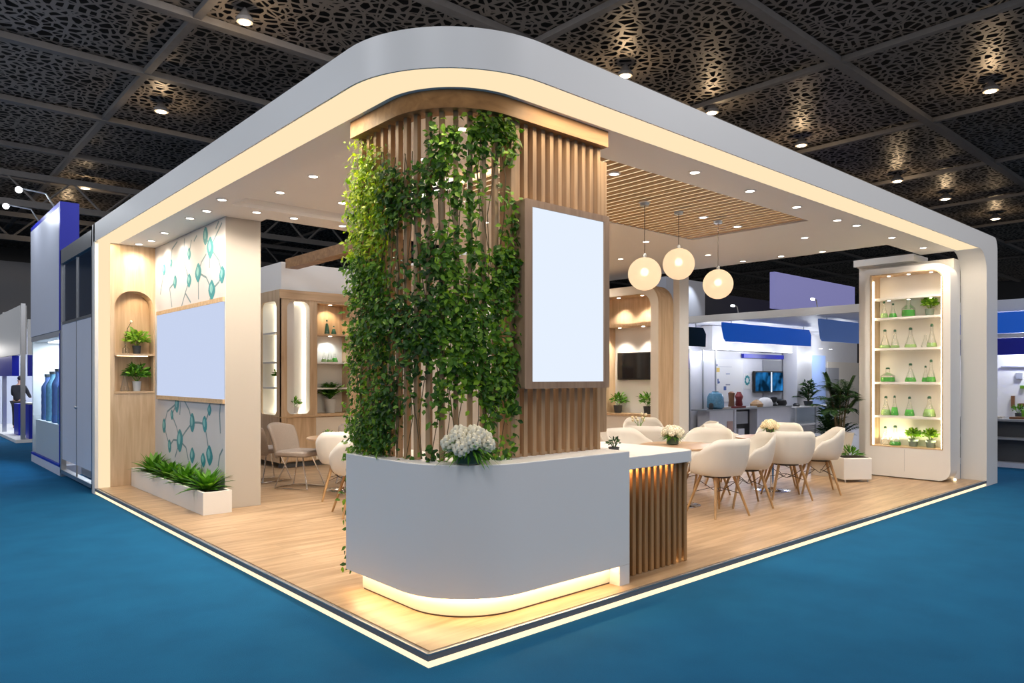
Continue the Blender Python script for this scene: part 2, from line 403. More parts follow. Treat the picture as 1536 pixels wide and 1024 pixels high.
# open truss bays beyond the perforated sheet at the far left end of the hall
for i, (y, z) in enumerate(((26.5, 7.6), (33.5, 7.5))):
    t = MB()
    t.box(-14, y-.1, z, 20, y+.1, z+.22); t.box(-14, y-.1, z+1.0, 20, y+.1, z+1.2)
    for k in range(17):
        x = -14+2*k; t.tube([(x,y,z+.1),(x+1,y,z+1.1),(x+2,y,z+.1)], .05, 6)
    solo('roof_truss', t, 'beam', ('steel roof truss hanging below the perforated ceiling', 'steel roof truss further down the hall, before the far wall')[i], 'truss')
struct('wall_back', box(-40, 46, 0, 62, 46.3, 11), 'darkgrey', 'dark far wall at the end of the hall', 'wall')
struct('wall_right', box(62, -8, 0, 62.3, 46, 11), 'darkgrey', 'dark side wall far across the hall', 'wall')
hl = [(3.087,10.667),(3.299,16.888),(10.677,7.298),(14.232,7.278),(18.594,6.992),(25.004,6.617),(29.178,6.372),(18.064,1.924),(34.798,6.13),(3.515,27.033),(3.723,31.505)]
hnames = ['warm hall lamp above the aisle, nearest the curved fascia top', 'warm hall lamp over the side fascia, ringed by gilded lattice', 'warm hall lamp just above the front fascia bend',
          'second warm hall lamp in the row above the front fascia', 'third warm hall lamp in the row above the front fascia', 'fourth warm hall lamp in the row above the front fascia',
          'fifth warm hall lamp in the row above the front fascia', 'lone hall lamp high above the row, away from the fascia', 'last small hall lamp low beyond the fascia end',
          'small warm hall lamp low over the dark truss bays', 'small warm hall lamp above the tall white sign board']
for i, (x, y) in enumerate(hl):
    t = thing('ceiling_lamp', hnames[i], 'lamp', (x,y,HZ_-.3), 'hall ceiling lamps')
    k = 1+.02*math.hypot(x+2, y+3)
    build('lamp_face', MB().lathe([(.001,-.02),(.085*k,-.02),(.085*k,.0),(.001,.0)], 16, (x,y,HZ_-.3)), 'hallamp', t)
    build('housing', MB().lathe([(.12*k,-.01),(.13*k,.06),(.08*k,.14),(.02,.28)], 16, (x,y,HZ_-.3)), 'beam', t)
    lamp('lamp_glow', 'POINT', (x,y,HZ_-.55), 26, (1,.72,.42), t, shadow_soft_size=.12)

# ================================================================== 2. BOOTH SHELL
XE, YE = 10.515, 8.44
deck = thing('booth_platform', 'raised oak floor deck with steel edge and glowing skirting', 'platform', (5,4,0))
build('wood_deck', MB().prism([(.05,.05),(10.51,.05),(10.51,10.4),(.45,10.4),(.45,8.49),(.05,8.49)], .03, P-.0008), 'oakfloor', deck)
e = MB(); e.box(0,0,.048,XE,.03,P+.004); e.box(0,.03,.048,.03,8.34,P+.004)
build('edge_profile', e, 'edge', deck)
tp = MB(); tp.box(0,-.002,P-.002,XE,.012,P+.006); tp.box(-.002,.0,P-.002,.012,8.34,P+.006)
build('edge_nosing', tp, 'steel', deck)
g = MB(); g.box(.012,.012,.004,XE,.045,.046); g.box(.012,.045,.004,.045,8.34,.046)
build('light_strip', g, 'edgeglow', deck)

R = .93
can = thing('booth_canopy', 'white curved booth canopy with grey fascia and warm light band', 'canopy', (4,4,3.66))
f = MB(); f.ring(lpath(0,0,R,0,YE,10.17), lpath(0,0,R,.014,YE,10.17), 3.66, 3.92)
f.ring(lpath(0,0,R,.014,YE,10.17), lpath(0,0,R,.9,YE,10.17), 3.885, 3.92)
build('fascia', f, 'white', can, smooth=True)
lb = MB(); lb.ring(lpath(0,0,R,.014,YE-.1,10.19), lpath(0,0,R,.31,YE-.1,10.19), 3.661, 3.69)
build('light_band', lb, 'band', can)
lb2 = MB(); lb2.box(.045,8.345,P,.20,8.37,3.664)
build('light_band', lb2, 'band', can)
so = MB(); so.ring(lpath(0,0,R,.31,8.36,10.2), lpath(0,0,R,.65,8.36,10.2), 3.66, 3.70)
so.box(.93,.65,3.66,10.2,.83,3.70)
so.box(.65,4.8,3.66,1.26,8.36,3.70)
so.box(1.26,4.8,3.66,8.85,5.27,3.70)
so.box(4.7,5.27,3.66,8.85,8.7,3.70)
so.box(6.38,.83,3.66,8.85,2.55,3.70); so.box(2.1,2.55,3.66,8.85,4.8,3.70)
build('soffit', so, 'soffit', can)
rc = MB(); rc.box(.62,.8,3.76,2.15,4.83,3.79); rc.box(.645,.83,3.70,.655,4.8,3.77); rc.box(.65,4.79,3.70,2.1,4.80,3.77)
build('recessed_panel', rc, 'soffit', can)
build('slat_backing', box(2.08,.8,3.80,6.4,2.57,3.83), 'slaty', can)
# portal leg beside the display wall (rounded inside corner)
pts = [(10.17,3.66)]
for i in range(1, 9):
    a = .5*PI*(1-i/8); pts.append((10.17+.35*math.cos(a), 3.31+.35*math.sin(a)))
pts += [(10.52,0),(11.08,0),(11.08,3.72)]
for i in range(1, 6):
    a = .5*PI*i/6; pts.append((10.93+.15*math.cos(a), 3.72+.2*math.sin(a)))
pts += [(10.93,3.92),(10.17,3.92)]
build('portal_leg', MB().prism(pts, 0, .36, 'y'), 'white', can, smooth=True)
build('portal_leg', box(0,8.345,0,.045,8.5,3.92), 'white', can)

# ceiling slats over the tables
sl = thing('slatted_ceiling_panel', 'timber slatted ceiling recess above the meeting tables', 'ceiling panel', (4.2,1.7,3.6))
nsl = 34
for i in range(nsl):
    x = 2.12+i*(6.36-2.12)/nsl
    q = build('slat', box(x,.80,3.668,x+.082,2.57,3.74), 'slaty', sl)
    build('light_strip', box(x-.005,.84,3.676,x-.0005,2.54,3.684), 'slatglow', q)  # thin emissive line drawn for the lit edge of each slat
# ---------------- downlights
def make_downlight():
    t = thing('recessed_downlight', 'x', 'downlight', (0,0,0), 'recessed downlights')
    build('trim_ring', MB().lathe([(.045,-.001),(.045,-.008),(.062,-.006),(.066,0)], 20), 'white', t, smooth=True)
    build('lamp_face', MB().lathe([(.001,-.004),(.045,-.004),(.045,.0)], 20), 'lamp', t)
    lamp('downlight_beam', 'SPOT', (0,0,-.02), DLE, (1,.88,.73), t, spot_size=math.radians(150), spot_blend=.9, shadow_soft_size=.04)
    return t
DLE = 38
dls = [
 (3.477,.541,3.66,'first recessed downlight in the front soffit beside the wood slat screen'),
 (4.503,.553,3.66,'second recessed downlight in the front soffit past the slat screen'),
 (5.555,.571,3.66,'third recessed downlight in the front soffit past the slat screen'),
 (6.613,.575,3.66,'fourth recessed downlight in the front soffit past the slat screen'),
 (7.10,.544,3.66,'fifth recessed downlight in the front soffit, close to the fourth'),
 (8.3,.56,3.66,'sixth recessed downlight in the front soffit, nearing the bottle display'),
 (9.5,.56,3.66,'last recessed downlight in the front soffit, above the bottle display'),
 (7.393,1.38,3.66,'downlight in the white ceiling just past the timber slat recess'),
 (8.68,1.724,3.66,'downlight on the open ceiling edge nearest the bottle display'),
 (8.62,2.377,3.66,'second downlight along the open ceiling edge from the bottle display'),
 (8.60,3.05,3.66,'third downlight along the open ceiling edge from the bottle display'),
 (7.626,3.097,3.66,'downlight in the white ceiling behind the third globe pendant'),
 (5.966,3.05,3.66,'downlight in the white ceiling behind the first globe pendant'),
 (6.882,4.283,3.66,'downlight in the white ceiling above the television corner, nearer the tables'),
 (7.35,5.388,3.66,'downlight in the white ceiling close before the television wall'),
 (4.093,1.618,3.665,'downlight among timber ceiling slats nearest the wood screen, above the first pendant'),
 (5.231,1.604,3.665,'downlight among timber ceiling slats between two pendant cords'),
 (6.038,1.622,3.665,'downlight among timber ceiling slats beyond the last pendant'),
 (.482,4.629,3.66,'first downlight in the side soffit, nearest the slat screen'),
 (.545,5.30,3.66,'second warm downlight in the side soffit, beside the pillar top'),
 (.527,5.841,3.66,'third downlight in the side soffit, before the mural'),
 (.569,7.016,3.66,'fourth downlight in the side soffit, washing the mural'),
 (.60,7.75,3.66,'fifth downlight in the side soffit, nearing the oak niche'),
 (.537,8.15,3.66,'last downlight in the side soffit, right above the oak niche'),
 (.977,3.433,3.76,'downlight in the raised lounge ceiling nearest the climbers'),
 (.996,4.282,3.76,'second downlight in the raised lounge ceiling'),
 (1.75,4.255,3.76,'third downlight in the raised lounge ceiling, half behind leaves'),
 (1.55,3.3,3.76,'downlight in the raised lounge ceiling behind the slat screen'),
 (1.013,4.975,3.66,'downlight in the lounge cross beam beside the white pillar'),
 (1.487,4.987,3.66,'second downlight in the lounge cross beam, over the open gap'),
 (2.15,4.99,3.66,'third downlight in the lounge cross beam, at the climber edge'),
 (1.25,1.3,3.76,'downlight behind the slat screen shining through the leaves'),
 (1.5,2.2,3.76,'downlight seen between slats through the climbers'),
 (2.955,1.1,3.665,'downlight among slats right beside the tall wood screen'),
 (3.4,3.6,3.66,'added downlight in the white ceiling, hidden behind the slat screen'),  # this lamp and the next are unseen, added to light the interior
 (4.4,4.4,3.66,'added downlight in the white ceiling over the inner lounge'),
]
proto = make_downlight()
for i, (x, y, z, lab) in enumerate(dls):
    if i == 0: o = proto; o.location = (x,y,z); o['label'] = lab
    else: o = dup(proto, (x,y,z), 0, lab, 'recessed downlights')

# ================================================================== 3. SIDE WALL WITH MURAL AND NICHE
# oak niche wall (faces the front)
nw = thing('niche_wall', 'pale oak end wall with a two-shelf lit niche', 'wall', (.5,8.4,P), None, 'structure')
n0, n1, nz0, nz1 = .262, .79, 1.47, 2.98
fr = MB().loopring(rrect(.20,.84,P,3.66,.001), rrect(n0,n1,nz0,nz1,[.001,.001,.24,.24]), 8.35, 8.375, XZ)  # arched top builds the scallop of light into the niche shape
build('oak_panel', fr, 'oak', nw)
bx = MB().loopring(rrect(n0-.02,n1+.02,nz0-.02,nz1+.02,[.001,.001,.25,.25]), rrect(n0,n1,nz0,nz1,[.001,.001,.24,.24]), 8.375, 8.60, XZ)
build('niche_lining', bx, 'oak', nw)
build('niche_back', box(n0-.03,8.6,nz0-.03,n1+.03,8.62,nz1+.03), 'oak', nw)
for z in (2.045, nz0+.015):
    s_ = build('shelf', box(n0-.005,8.335,z-.03,n1+.005,8.6,z), 'oakx', nw)
    build('light_strip', box(n0+.03,8.352,z-.038,n1-.08,8.364,z-.0305), 'strip', s_)
lamp('niche_lamp', 'SPOT', (.62,8.36,2.97), 14, (1,.76,.46), nw, spot_size=math.radians(120), spot_blend=.5, shadow_soft_size=.02).rotation_euler = (math.radians(18),0,0)

mw = thing('mural_wall', 'thick white wall with a teal molecule mural, ending in a blank pillar face', 'wall', (1,6.9,P), None, 'structure')
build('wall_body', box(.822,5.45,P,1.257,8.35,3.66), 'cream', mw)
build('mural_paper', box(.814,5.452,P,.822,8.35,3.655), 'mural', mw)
MN = [(5.965,3.345,.13),(5.909,2.802,.12),(6.417,3.075,.12),(5.55,2.958,.10),(7.387,3.047,.09),(6.137,3.52,.11),(6.781,3.369,.08),(7.9,3.282,.08),(6.781,3.008,.09),(7.566,3.334,.06),(7.179,.808,.15),(6.653,1.085,.12),(6.167,1.087,.1),(5.994,.697,.12),(5.994,1.276,.07),(6.653,.643,.1),(7.303,1.31,.11),(7.9,.979,.1),(7.639,.698,.09),(7.53,1.155,.07),(6.225,.617,.09)]
ML = [[(6.137,3.52),(5.965,3.345),(5.661,3.149),(5.55,2.958)],[(5.965,3.345),(5.554,3.598)],[(5.965,3.345),(5.994,3.089)],[(6.417,3.075),(6.285,3.204),(6.108,3.284)],[(6.417,3.075),(6.108,2.981),(5.909,2.802)],[(5.909,2.802),(5.661,2.877),(5.55,2.958)],[(6.417,3.075),(6.405,2.723)],[(6.781,3.008),(7.01,3.312),(6.977,3.61)],[(6.781,3.008),(6.944,2.853),(7.111,2.671)],[(7.387,3.047),(7.639,2.981),(7.53,2.702)],[(7.566,3.334),(7.53,3.532),(7.282,3.61)],[(7.9,3.282),(8.092,2.929)],[(6.781,3.369),(6.685,3.547)],[(5.77,3.554),(5.661,3.634)],[(6.59,3.512),(6.466,3.578)],[(6.944,2.853),(6.717,2.706)],[(7.179,.808),(7.458,.801),(7.639,.698)],[(7.179,.808),(6.944,.942),(6.653,1.085)],[(6.653,1.085),(6.405,1.096),(6.167,1.087)],[(6.167,1.087),(5.994,1.276)],[(6.167,1.087),(6.079,.891),(5.994,.697)],[(7.179,.808),(6.911,.729),(6.813,.566)],[(7.179,.808),(7.387,.561)],[(7.179,.808),(7.317,.987),(7.53,1.155)],[(7.53,1.155),(7.303,1.33)],[(6.653,1.085),(6.781,1.248),(6.977,1.37)],[(7.9,.979),(7.749,1.192),(7.303,1.33)],[(7.639,.698),(7.787,.848),(7.9,.979)],[(5.688,.585),(5.634,.726),(5.528,.812)],[(5.608,.999),(5.634,1.23),(5.608,1.37)],[(5.994,1.276),(5.965,1.39)],[(7.179,1.169),(7.145,1.345)],[(5.965,2.7),(5.99,2.66)],[(6.3,.55),(6.2,.35)],[(6.8,.56),(6.75,.3)]]
pn = MB(); ln = MB(); hn = MB()
for k, (y, z, r) in enumerate(MN):
    vv = [(.8125, y+r*.95*math.copysign(abs(math.cos(a))**1.35,math.cos(a))*(1+.12*math.sin(a*2+k)), z+r*1.1*math.copysign(abs(math.sin(a))**1.25,math.sin(a))) for a in [2*PI*i/18 for i in range(18)]]
    pn.add(vv, [tuple(range(18))])
    hn.add([(.811, y+r*.12+.42*(b-y), z+r*.15+.5*(c-z)) for a,b,c in vv], [tuple(range(18))])
for l in ML:
    for (a, b), (c, d) in zip(l, l[1:]):
        dy, dz = c-a, d-b; L_ = math.hypot(dy, dz); ny, nz = -dz/L_*.014, dy/L_*.014
        ln.add([(.813,a+ny,b+nz),(.813,a-ny,b-nz),(.813,c-ny,d-nz),(.813,c+ny,d+nz)], [(0,1,2,3)])
build('molecule_print', pn, 'teal', mw, fix=False); build('molecule_highlight', hn, 'teal_pale', mw, fix=False); build('bond_print', ln, 'teal_line', mw, fix=False)
ws = thing('wall_screen', 'wide pale blue blank screen across the molecule mural', 'screen', (.80,6.83,1.42))
build('panel', box(.795,5.47,1.425,.813,8.19,2.62), 'mscreen', ws)
fm = MB(); fm.box(.785,5.455,2.62,.813,8.2,2.675); fm.box(.785,5.455,1.37,.813,8.2,1.425)
build('frame', fm, 'oakx', ws)

# planter with four rosettes
plx0, plx1, ply0, ply1, plz = .47, .805, 5.2, 8.3, .35
pb = thing('planter_box', 'long low white planter trough below the mural', 'planter', (.64,6.8,P))
build('trough', MB().loopring(rrect(plx0,plx1,ply0,ply1,.004,2), rrect(plx0+.03,plx1-.03,ply0+.03,ply1-.03,.004,2), P, plz, lambda u,v,w:(u,v,w)), 'white', pb)
build('soil', box(plx0+.03,ply0+.03,P+.02,plx1-.03,ply1-.03,plz-.045), 'soil', pb)
def rosette(L, n, m, name, label, loc, group, up=(.35,1.35), w=.055, droop=.35):
    t = thing(name, label, 'plant', loc, group); mb = MB()
    for i in range(n):
        a = i*2.39996; el = up[0]+(up[1]-up[0])*((i/n)**.8)
        l = L*random.uniform(.75,1.1)
        d = (math.cos(a)*math.cos(el), math.sin(a)*math.cos(el), math.sin(el))
        p = Vector(loc)+Vector((math.cos(a)*.03, math.sin(a)*.03, .02))
        mb.leaf(p, d, (0,0,1), l, w*random.uniform(.8,1.2), droop*random.uniform(.5,1.2), .3, 5)
    build('foliage', mb, m, t, fix=False, smooth=True)
    st = MB().tube([(loc[0],loc[1],loc[2]-.0),(loc[0],loc[1],loc[2]+.09)], [.03,.015], 8); build('stem', st, 'stem', t)
    return t
rl = ['spiky green rosette plant nearest the oak niche wall in the trough', 'second rosette plant in the trough, counting from the oak wall', 'third rosette plant in the trough, counting from the oak wall', 'largest rosette plant at the pillar end of the trough']
for i, y in enumerate((7.75, 7.0, 6.3, 5.55)):
    rosette((.33,.32,.31,.34)[i], 60, 'leaf', 'rosette_plant', rl[i], (.63,y,plz-.05), 'rosette plants in the trough', (.22,1.42), .062, .22)

# ---------------- small potted plants / flasks
def bush(mb, c, r, n, L, W, up=.2):
    for i in range(n):
        a = random.uniform(0, 2*PI); e = math.asin(random.uniform(-.25+up, 1)); k = random.uniform(.25, .9)
        d = Vector((math.cos(a)*math.cos(e), math.sin(a)*math.cos(e), math.sin(e)))
        p = Vector(c)+d*r*k
        dd = (d+Vector((random.uniform(-.5,.5), random.uniform(-.5,.5), random.uniform(-.2,.5)))).normalized()
        mb.leaf(p, dd, d+Vector((random.uniform(-.4,.4), random.uniform(-.4,.4), .6)), L*random.uniform(.7,1.2), W, .2, .2, 3)
def potted(label, loc, pr, ph, r, m='leaf', pm='potgrey', n=140, group='small potted plants on shelves', L=None, lim=None):
    t = thing('potted_plant', label, 'plant', loc, group)
    x, y, z = loc
    p_ = build('pot', MB().lathe([(pr*.78,0),(pr,ph),(pr*.9,ph),(pr*.85,ph-.012)], 20, loc), pm, t, smooth=True)
    build('soil', MB().lathe([(.001,ph-.015),(pr*.88,ph-.016),(pr*.88,ph-.03)], 16, loc), 'soil', t)
    fo = MB(); bush(fo, (x,y,z+ph+r*.45), r, n, L or r*.62, r*.24)
    for i in range(7):
        a = i*.9; fo.tube([(x,y,z+ph-.02),(x+math.cos(a)*r*.5,y+math.sin(a)*r*.5,z+ph+r*.6)], .004, 4)
    if lim: fo.v = [(min(a,lim[0]), min(max(b,lim[2] if len(lim)>2 else -9),lim[1]), c) for a,b,c in fo.v]
    if n: build('foliage', fo, m, t, fix=False)
    return t
potted('bushy green plant in a charcoal pot on the upper niche shelf', (.585,8.46,2.045), .062,.125,.17,'lime','potdark',lim=(.785,8.59))
potted('bushy green plant in a pale grey pot on the lower niche shelf', (.585,8.46,1.485), .062,.15,.18,'leaf','potgrey',lim=(.785,8.59))
def flask_mb(h, r, n=20): return MB().lathe([(r*.93,0),(r,.012),(r*.98,.03),(r*.28,h*.68),(r*.25,h*.92),(r*.32,h*.96),(r*.32,h)], n)
def make_flask(name, label, loc, h, r, fill, liq, stop, group, kind='cone'):
    t = thing(name, label, 'flask' if name == 'flask' else 'bottle', loc, group)
    prof = [(r*.9,0),(r,.010),(r*.97,.03),(r*.30,h*.70),(r*.26,h*.93),(r*.33,h*.96),(r*.33,h)] if kind == 'cone' else \
           [(r*.9,0),(r,.015),(r,h*.45),(r*.5,h*.62),(r*.3,h*.7),(r*.3,h)]
    build('glass_body', MB().lathe(prof, 18, loc), 'glass', t, smooth=True)
    if fill > 0:
        rr = r*(1-.68*fill) if kind == 'cone' else r*.96
        build('liquid', MB().lathe([(r*.88,.006),(r*.95,.02),(rr*.95,h*fill),(.001,h*fill)], 16, loc), liq, t, smooth=True)
    if stop:
        build('stopper', MB().lathe([(r*.24,h*.95),(r*.30,h*1.03),(r*.16,h*1.08),(.001,h*1.08)], 12, loc), stop, t, smooth=True)
    return t
make_flask('bottle', 'clear glass bottle beside the charcoal pot on the upper niche shelf', (.43,8.44,2.045), .17,.05,.0,'pale_liquid',None,'glassware in the oak niche','jar')
t = thing('reed_stem', 'thin dried stem rising from the clear bottle in the niche', 'dried flower', (.43,8.44,2.06))
build('stem', MB().tube([(.43,8.44,2.06),(.42,8.44,2.24),(.45,8.43,2.42),(.50,8.43,2.52)], .005, 5), 'stem', t)
build('bud', MB().ball((.50,8.43,2.53), .018), 'petal', t)
build('bud', MB().ball((.44,8.435,2.36), .012), 'petal', t)
make_flask('bottle', 'squat clear bottle with thin neck on the lower niche shelf', (.415,8.44,1.485), .30,.065,.0,'pale_liquid',None,'glassware in the oak niche','cone')

# ================================================================== 4. RECEPTION DESK + SLAT SCREEN
dk = thing('reception_desk', 'white curved reception desk with glowing recessed plinth and slatted low counter', 'desk', (.9,.75,P))
T = 1.12
D = (.29,.15,.6)
bd = MB(); bd.ring(lpath(*D,0,1.5,2.02), lpath(*D,.52,1.5,2.02), .235, T)
build('body', bd, 'desk', dk, smooth=True, bevel=.006)
pl = MB(); pl.ring(lpath(*D,.10,1.42,1.9), lpath(*D,.45,1.42,1.9), P+.012, .235)
build('plinth', pl, 'potwhite', dk, smooth=True)
pf = MB(); pf.ring(lpath(*D,.105,1.41,1.9), lpath(*D,.44,1.41,1.9), P, P+.012)
build('plinth_foot', pf, 'wire', dk)
build('end_block', box(1.9,.152,P,2.018,.66,.237), 'desk', dk)
ls = MB(); ls.ring(lpath(*D,.045,1.46,1.895), lpath(*D,.062,1.46,1.895), .222, .2345)
build('light_strip', ls, glow('desk_strip', (1.0,.72,.36), 34), dk)
# lower counter
sp = [(2.02,.19),(2.88,.19)]+[(2.88+.09*math.sin(a), .28-.09*math.cos(a)) for a in [.5*PI*i/5 for i in range(1,6)]]+[(2.97,1.25),(2.5,1.25),(2.5,.66),(2.02,.66)]
ct = build('counter_top', MB().prism(sp, .965, 1.065, 'z'), 'desk', dk, bevel=.006)
bk = MB(); bk.box(2.02,.33,P,2.9,.62,.965); bk.box(2.52,.62,P,2.9,1.22,.965)
build('counter_base', bk, 'baseslat', dk)
for i in range(12):
    x = 2.04+i*.079; build('slat', box(x,.262,P,x+.042,.31,.965), 'baseslat', dk, bevel=.006)
for i in range(10):
    y = .30+i*.092; build('slat', box(2.9,y,P,2.955,y+.046,.965), 'baseslat', dk, bevel=.006)
build('light_strip', box(2.06,.311,.957,2.74,.329,.9645), glow('counter_strip', (1.0,.72,.38), 130), dk)
build('light_strip', box(2.75,.297,P+.002,2.9,.312,P+.012), glow('counter_foot_strip', (1.0,.70,.34), 9), dk)

# ---------------- slat screen standing on the desk
SX, SR = .40, R-.40       # inset and arc radius round (R,R)
L1 = 1.5-R; LA = SR*PI/2
def spt(s):
    if s < L1: return (SX, 1.5-s), (0,-1), (-1,0)
    if s < L1+LA:
        a = PI+(s-L1)/SR; return (R+SR*math.cos(a), R+SR*math.sin(a)), (-math.sin(a), math.cos(a)), (math.cos(a), math.sin(a))
    return (R+s-L1-LA, SX), (1,0), (0,-1)
scr = thing('slat_screen', 'tall curved screen of vertical timber slats standing on the desk', 'screen', (.9,.8,T))
bm_ = MB(); bm_.ring(lpath(0,0,R,.345,1.53,1.99), lpath(0,0,R,.50,1.53,1.99), 3.535, 3.66)
build('top_beam', bm_, 'slatbeam', scr, smooth=True)
s = .02
while s < L1+LA+.03:
    p_, t_, n_ = spt(s)
    c = (p_[0]-n_[0]*.03, p_[1]-n_[1]*.03)
    build('slat', MB().obox(c, t_, n_, T, 3.54, .017, .020), 'slat', scr)
    s += .102
build('post', box(1.0,.40,T,1.085,.53,3.54), 'slat', scr, bevel=.004)
x = 1.125
while x < 1.97:
    build('slat', box(x,.4,T,x+.036,.50,3.54), 'slat', scr)
    x += .0885
build('post', box(1.985,.43,1.25,2.075,.66,3.45), 'slat', scr, bevel=.01)
build('base_rail', box(1.0,.42,T,1.98,.5,T+.02), 'slat', scr)
sg = thing('digital_sign', 'tall portrait sign screen glowing blank white in a taupe wood frame', 'screen', (1.48,.34,1.615))
u0, u1, v0, v1 = 1.027, 1.935, 1.615, 2.962
build('frame', MB().loopring(rrect(u0,u1,v0,v1,.012,3), rrect(u0+.075,u1-.06,v0+.05,v1-.05,.004,3), .285, .398, XZ), 'frame', sg)
build('panel', box(u0+.07,.297,v0+.045,u1-.055,.33,v1-.045), 'sscreen', sg)

# ---------------- climbers
def nz3(x, y, z): return noise.noise(Vector((x,y,z)))
def cover(s, z):
    """leaf density over the screen, 0..1"""
    h = (z-T)/(3.54-T); q = s/(L1+LA)
    d = .46+.95*nz3(s*3.2, z*2.1, 3)+.5*nz3(s*9, z*5, 7)
    if q < .30: d += .35-.9*max(0, h-.86)/.14 + (.25 if h < .75 else 0)
    if .30 <= q < .62: d += -.75*max(0, min(1,(h-.83)/.08)) + .28*math.exp(-((h-.74)/.1)**2)
    if q >= .62: d += .12 - .55*math.exp(-((h-.70)/.10)**2)*(1 if q < .95 else .3) + .25*math.exp(-((h-.42)/.18)**2) + .25*math.exp(-((h-.93)/.05)**2)
    d += .28*math.exp(-((h-.42)/.2)**2)*math.exp(-((q-.55)/.3)**2)
    d -= .55*math.exp(-((h-.07)/.10)**2)*math.exp(-((q-.60)/.28)**2)
    d -= .45*math.exp(-((h-.55)/.14)**2)*math.exp(-((q-.47)/.07)**2)
    return max(0, min(1, d))
C = {k: MB() for k in 'abcd'}
def put_leaf(k, s, z, off, L):
    p_, t_, n_ = spt(max(0, min(s, L1+LA+.12)))
    if s < 0: p_ = (p_[0]-t_[0]*(-s)*1, p_[1]-t_[1]*(-s)); 
    p = Vector((p_[0]+n_[0]*off, p_[1]+n_[1]*off, z))
    tv = Vector((t_[0],t_[1],0)); nv = Vector((n_[0],n_[1],0))
    d = (tv*random.uniform(-1,1)+nv*random.uniform(-.1,.7)+Vector((0,0,random.uniform(-1.0,.45)))).normalized()
    nn = (nv+Vector((0,0,.5))+Vector((random.uniform(-.6,.6),random.uniform(-.6,.6),random.uniform(-.5,.6)))).normalized()
    C[k].leaf(p, d, nn, L, L*random.uniform(.55,.8), random.uniform(0,.25), random.uniform(.1,.4), 2)
cnt = 0
while cnt < 12500:
    s = random.uniform(-.07, L1+LA+.10); z = random.uniform(T-.02, 3.52)
    if random.random() > cover(s, z)**1.7: continue
    h = (z-T)/(3.54-T)+.12*nz3(s*4,z*3,9); q = s/(L1+LA)+.07*nz3(s*3,z*3,1)
    if q < .31: k = 'a' if h > .60 else 'd'
    elif q < .66: k = 'b'
    else: k = 'c'
    off = random.choice((random.uniform(-.06,.03), random.uniform(.0,.10)))*(1.0 if q < .7 else .8)
    if z < T+.15: off = max(-.02, off)
    put_leaf(k, s, z, off, random.uniform(.028,.054)*(1.1 if k in 'bc' else .95)); cnt += 1
cl_lab = dict(a=('climber tinted yellow-green as if spotlit, on the slat screen end facing the mural', 'vine_spotlit'), b=('dense dark climber wrapped over the curved middle of the slat screen', 'vinedark'),
              c=('looser mid-green climber with gaps, beside the wide wood post', 'vine'), d=('bushy green climber low on the slat screen, under the spotlit-tinted one', 'vine'))
for k in 'abcd':
    mb = C[k]; b0 = base_of(mb)
    rng = dict(a=(0,.30,.60,.93), b=(.31,.66,0,.9), c=(.66,1.0,0,.95), d=(0,.31,0,.62))[k]
    t = thing('climbing_plant', cl_lab[k][0], 'plant', b0, 'climbers on the slat screen')
    build('foliage', mb, cl_lab[k][1], t, fix=False)
    st = MB()
    for i in range(7):
        q = rng[0]+(rng[1]-rng[0])*(i+.5)/7; pts_ = []
        for j in range(9):
            h = rng[2]+(rng[3]-rng[2])*j/8
            p_, t_, n_ = spt((q+.03*math.sin(j*1.3+i*2))*(L1+LA)); o_ = .012+.01*math.sin(j*2+i)
            pts_.append((p_[0]+n_[0]*o_, p_[1]+n_[1]*o_, T+.01+h*(3.5-T)))
        st.tube(pts_, .0032, 5)
    build('stem', st, 'stem', t)
# trailing ivy hanging behind the desk end
iv = MB(); ivs = MB(); ip = []
for j in range(12):
    ip.append((.36+.015*math.sin(j), 1.545+.02*math.sin(j*1.7), 1.10-j*.078))
ivs.tube(ip, .004, 5)
for j in range(55):
    p = Vector(ip[j % 12])+Vector((random.uniform(-.05,.04), random.uniform(-.01,.06), random.uniform(-.05,.05)))
    iv.leaf(p, (random.uniform(-1,1),random.uniform(-.2,1),random.uniform(-1,.3)), (-.6,-.5,.6), .05, .034, .1, .2, 2)
t = thing('trailing_ivy', 'thin trailing ivy strand hanging behind the open desk end', 'plant', (.37,1.55,.24))
build('stem', ivs, 'stem', t); build('foliage', iv, 'vine', t, fix=False)

# ---------------- flower bowls
def flowers(label, loc, br, bh, r, n, pm, group, spray=True):
    t = thing('flower_bowl', label, 'flowers', loc, group); x, y, z = loc
    build('bowl', MB().lathe([(br*.85,0),(br,.01),(br,bh),(br*.93,bh),(br*.9,bh-.02)], 24, loc), 'bowl', t, smooth=True)
    fo = MB()
    for i in range(170 if spray else 60):
        a = random.uniform(0,2*PI); e = random.uniform(-.25,.7)
        d = Vector((math.cos(a)*math.cos(e), math.sin(a)*math.cos(e), math.sin(e)))
        fo.leaf(Vector((x,y,z+bh))+d*br*random.uniform(.2,.8), d, (0,0,1), r*random.uniform(.6,1.0), r*.085, .25, .2, 3)
    build('foliage', fo, 'leaf', t, fix=False)
    k = 0
    for i in range(n):
        q = (i+.5)/n; e = math.acos(1-q*.98)    # polar angle from the top
        a = i*2.39996; br_ = r*random.uniform(.25,.32)
        c = (x+r*.72*math.sin(e)*math.cos(a), y+r*.72*math.sin(e)*math.sin(a), z+bh+r*.10+r*.58*math.cos(e))
        bl = MB()
        for j in range(26):
            b_ = j*2.39996; ee = math.acos(1-2*(j+.5)/26)
            cc = (c[0]+br_*.8*math.sin(ee)*math.cos(b_), c[1]+br_*.8*math.sin(ee)*math.sin(b_), c[2]+br_*.7*math.cos(ee))
            bl.ball(cc, br_*.33, 6, 4)
        build('bloom', bl, pm, t, smooth=True)
    return t
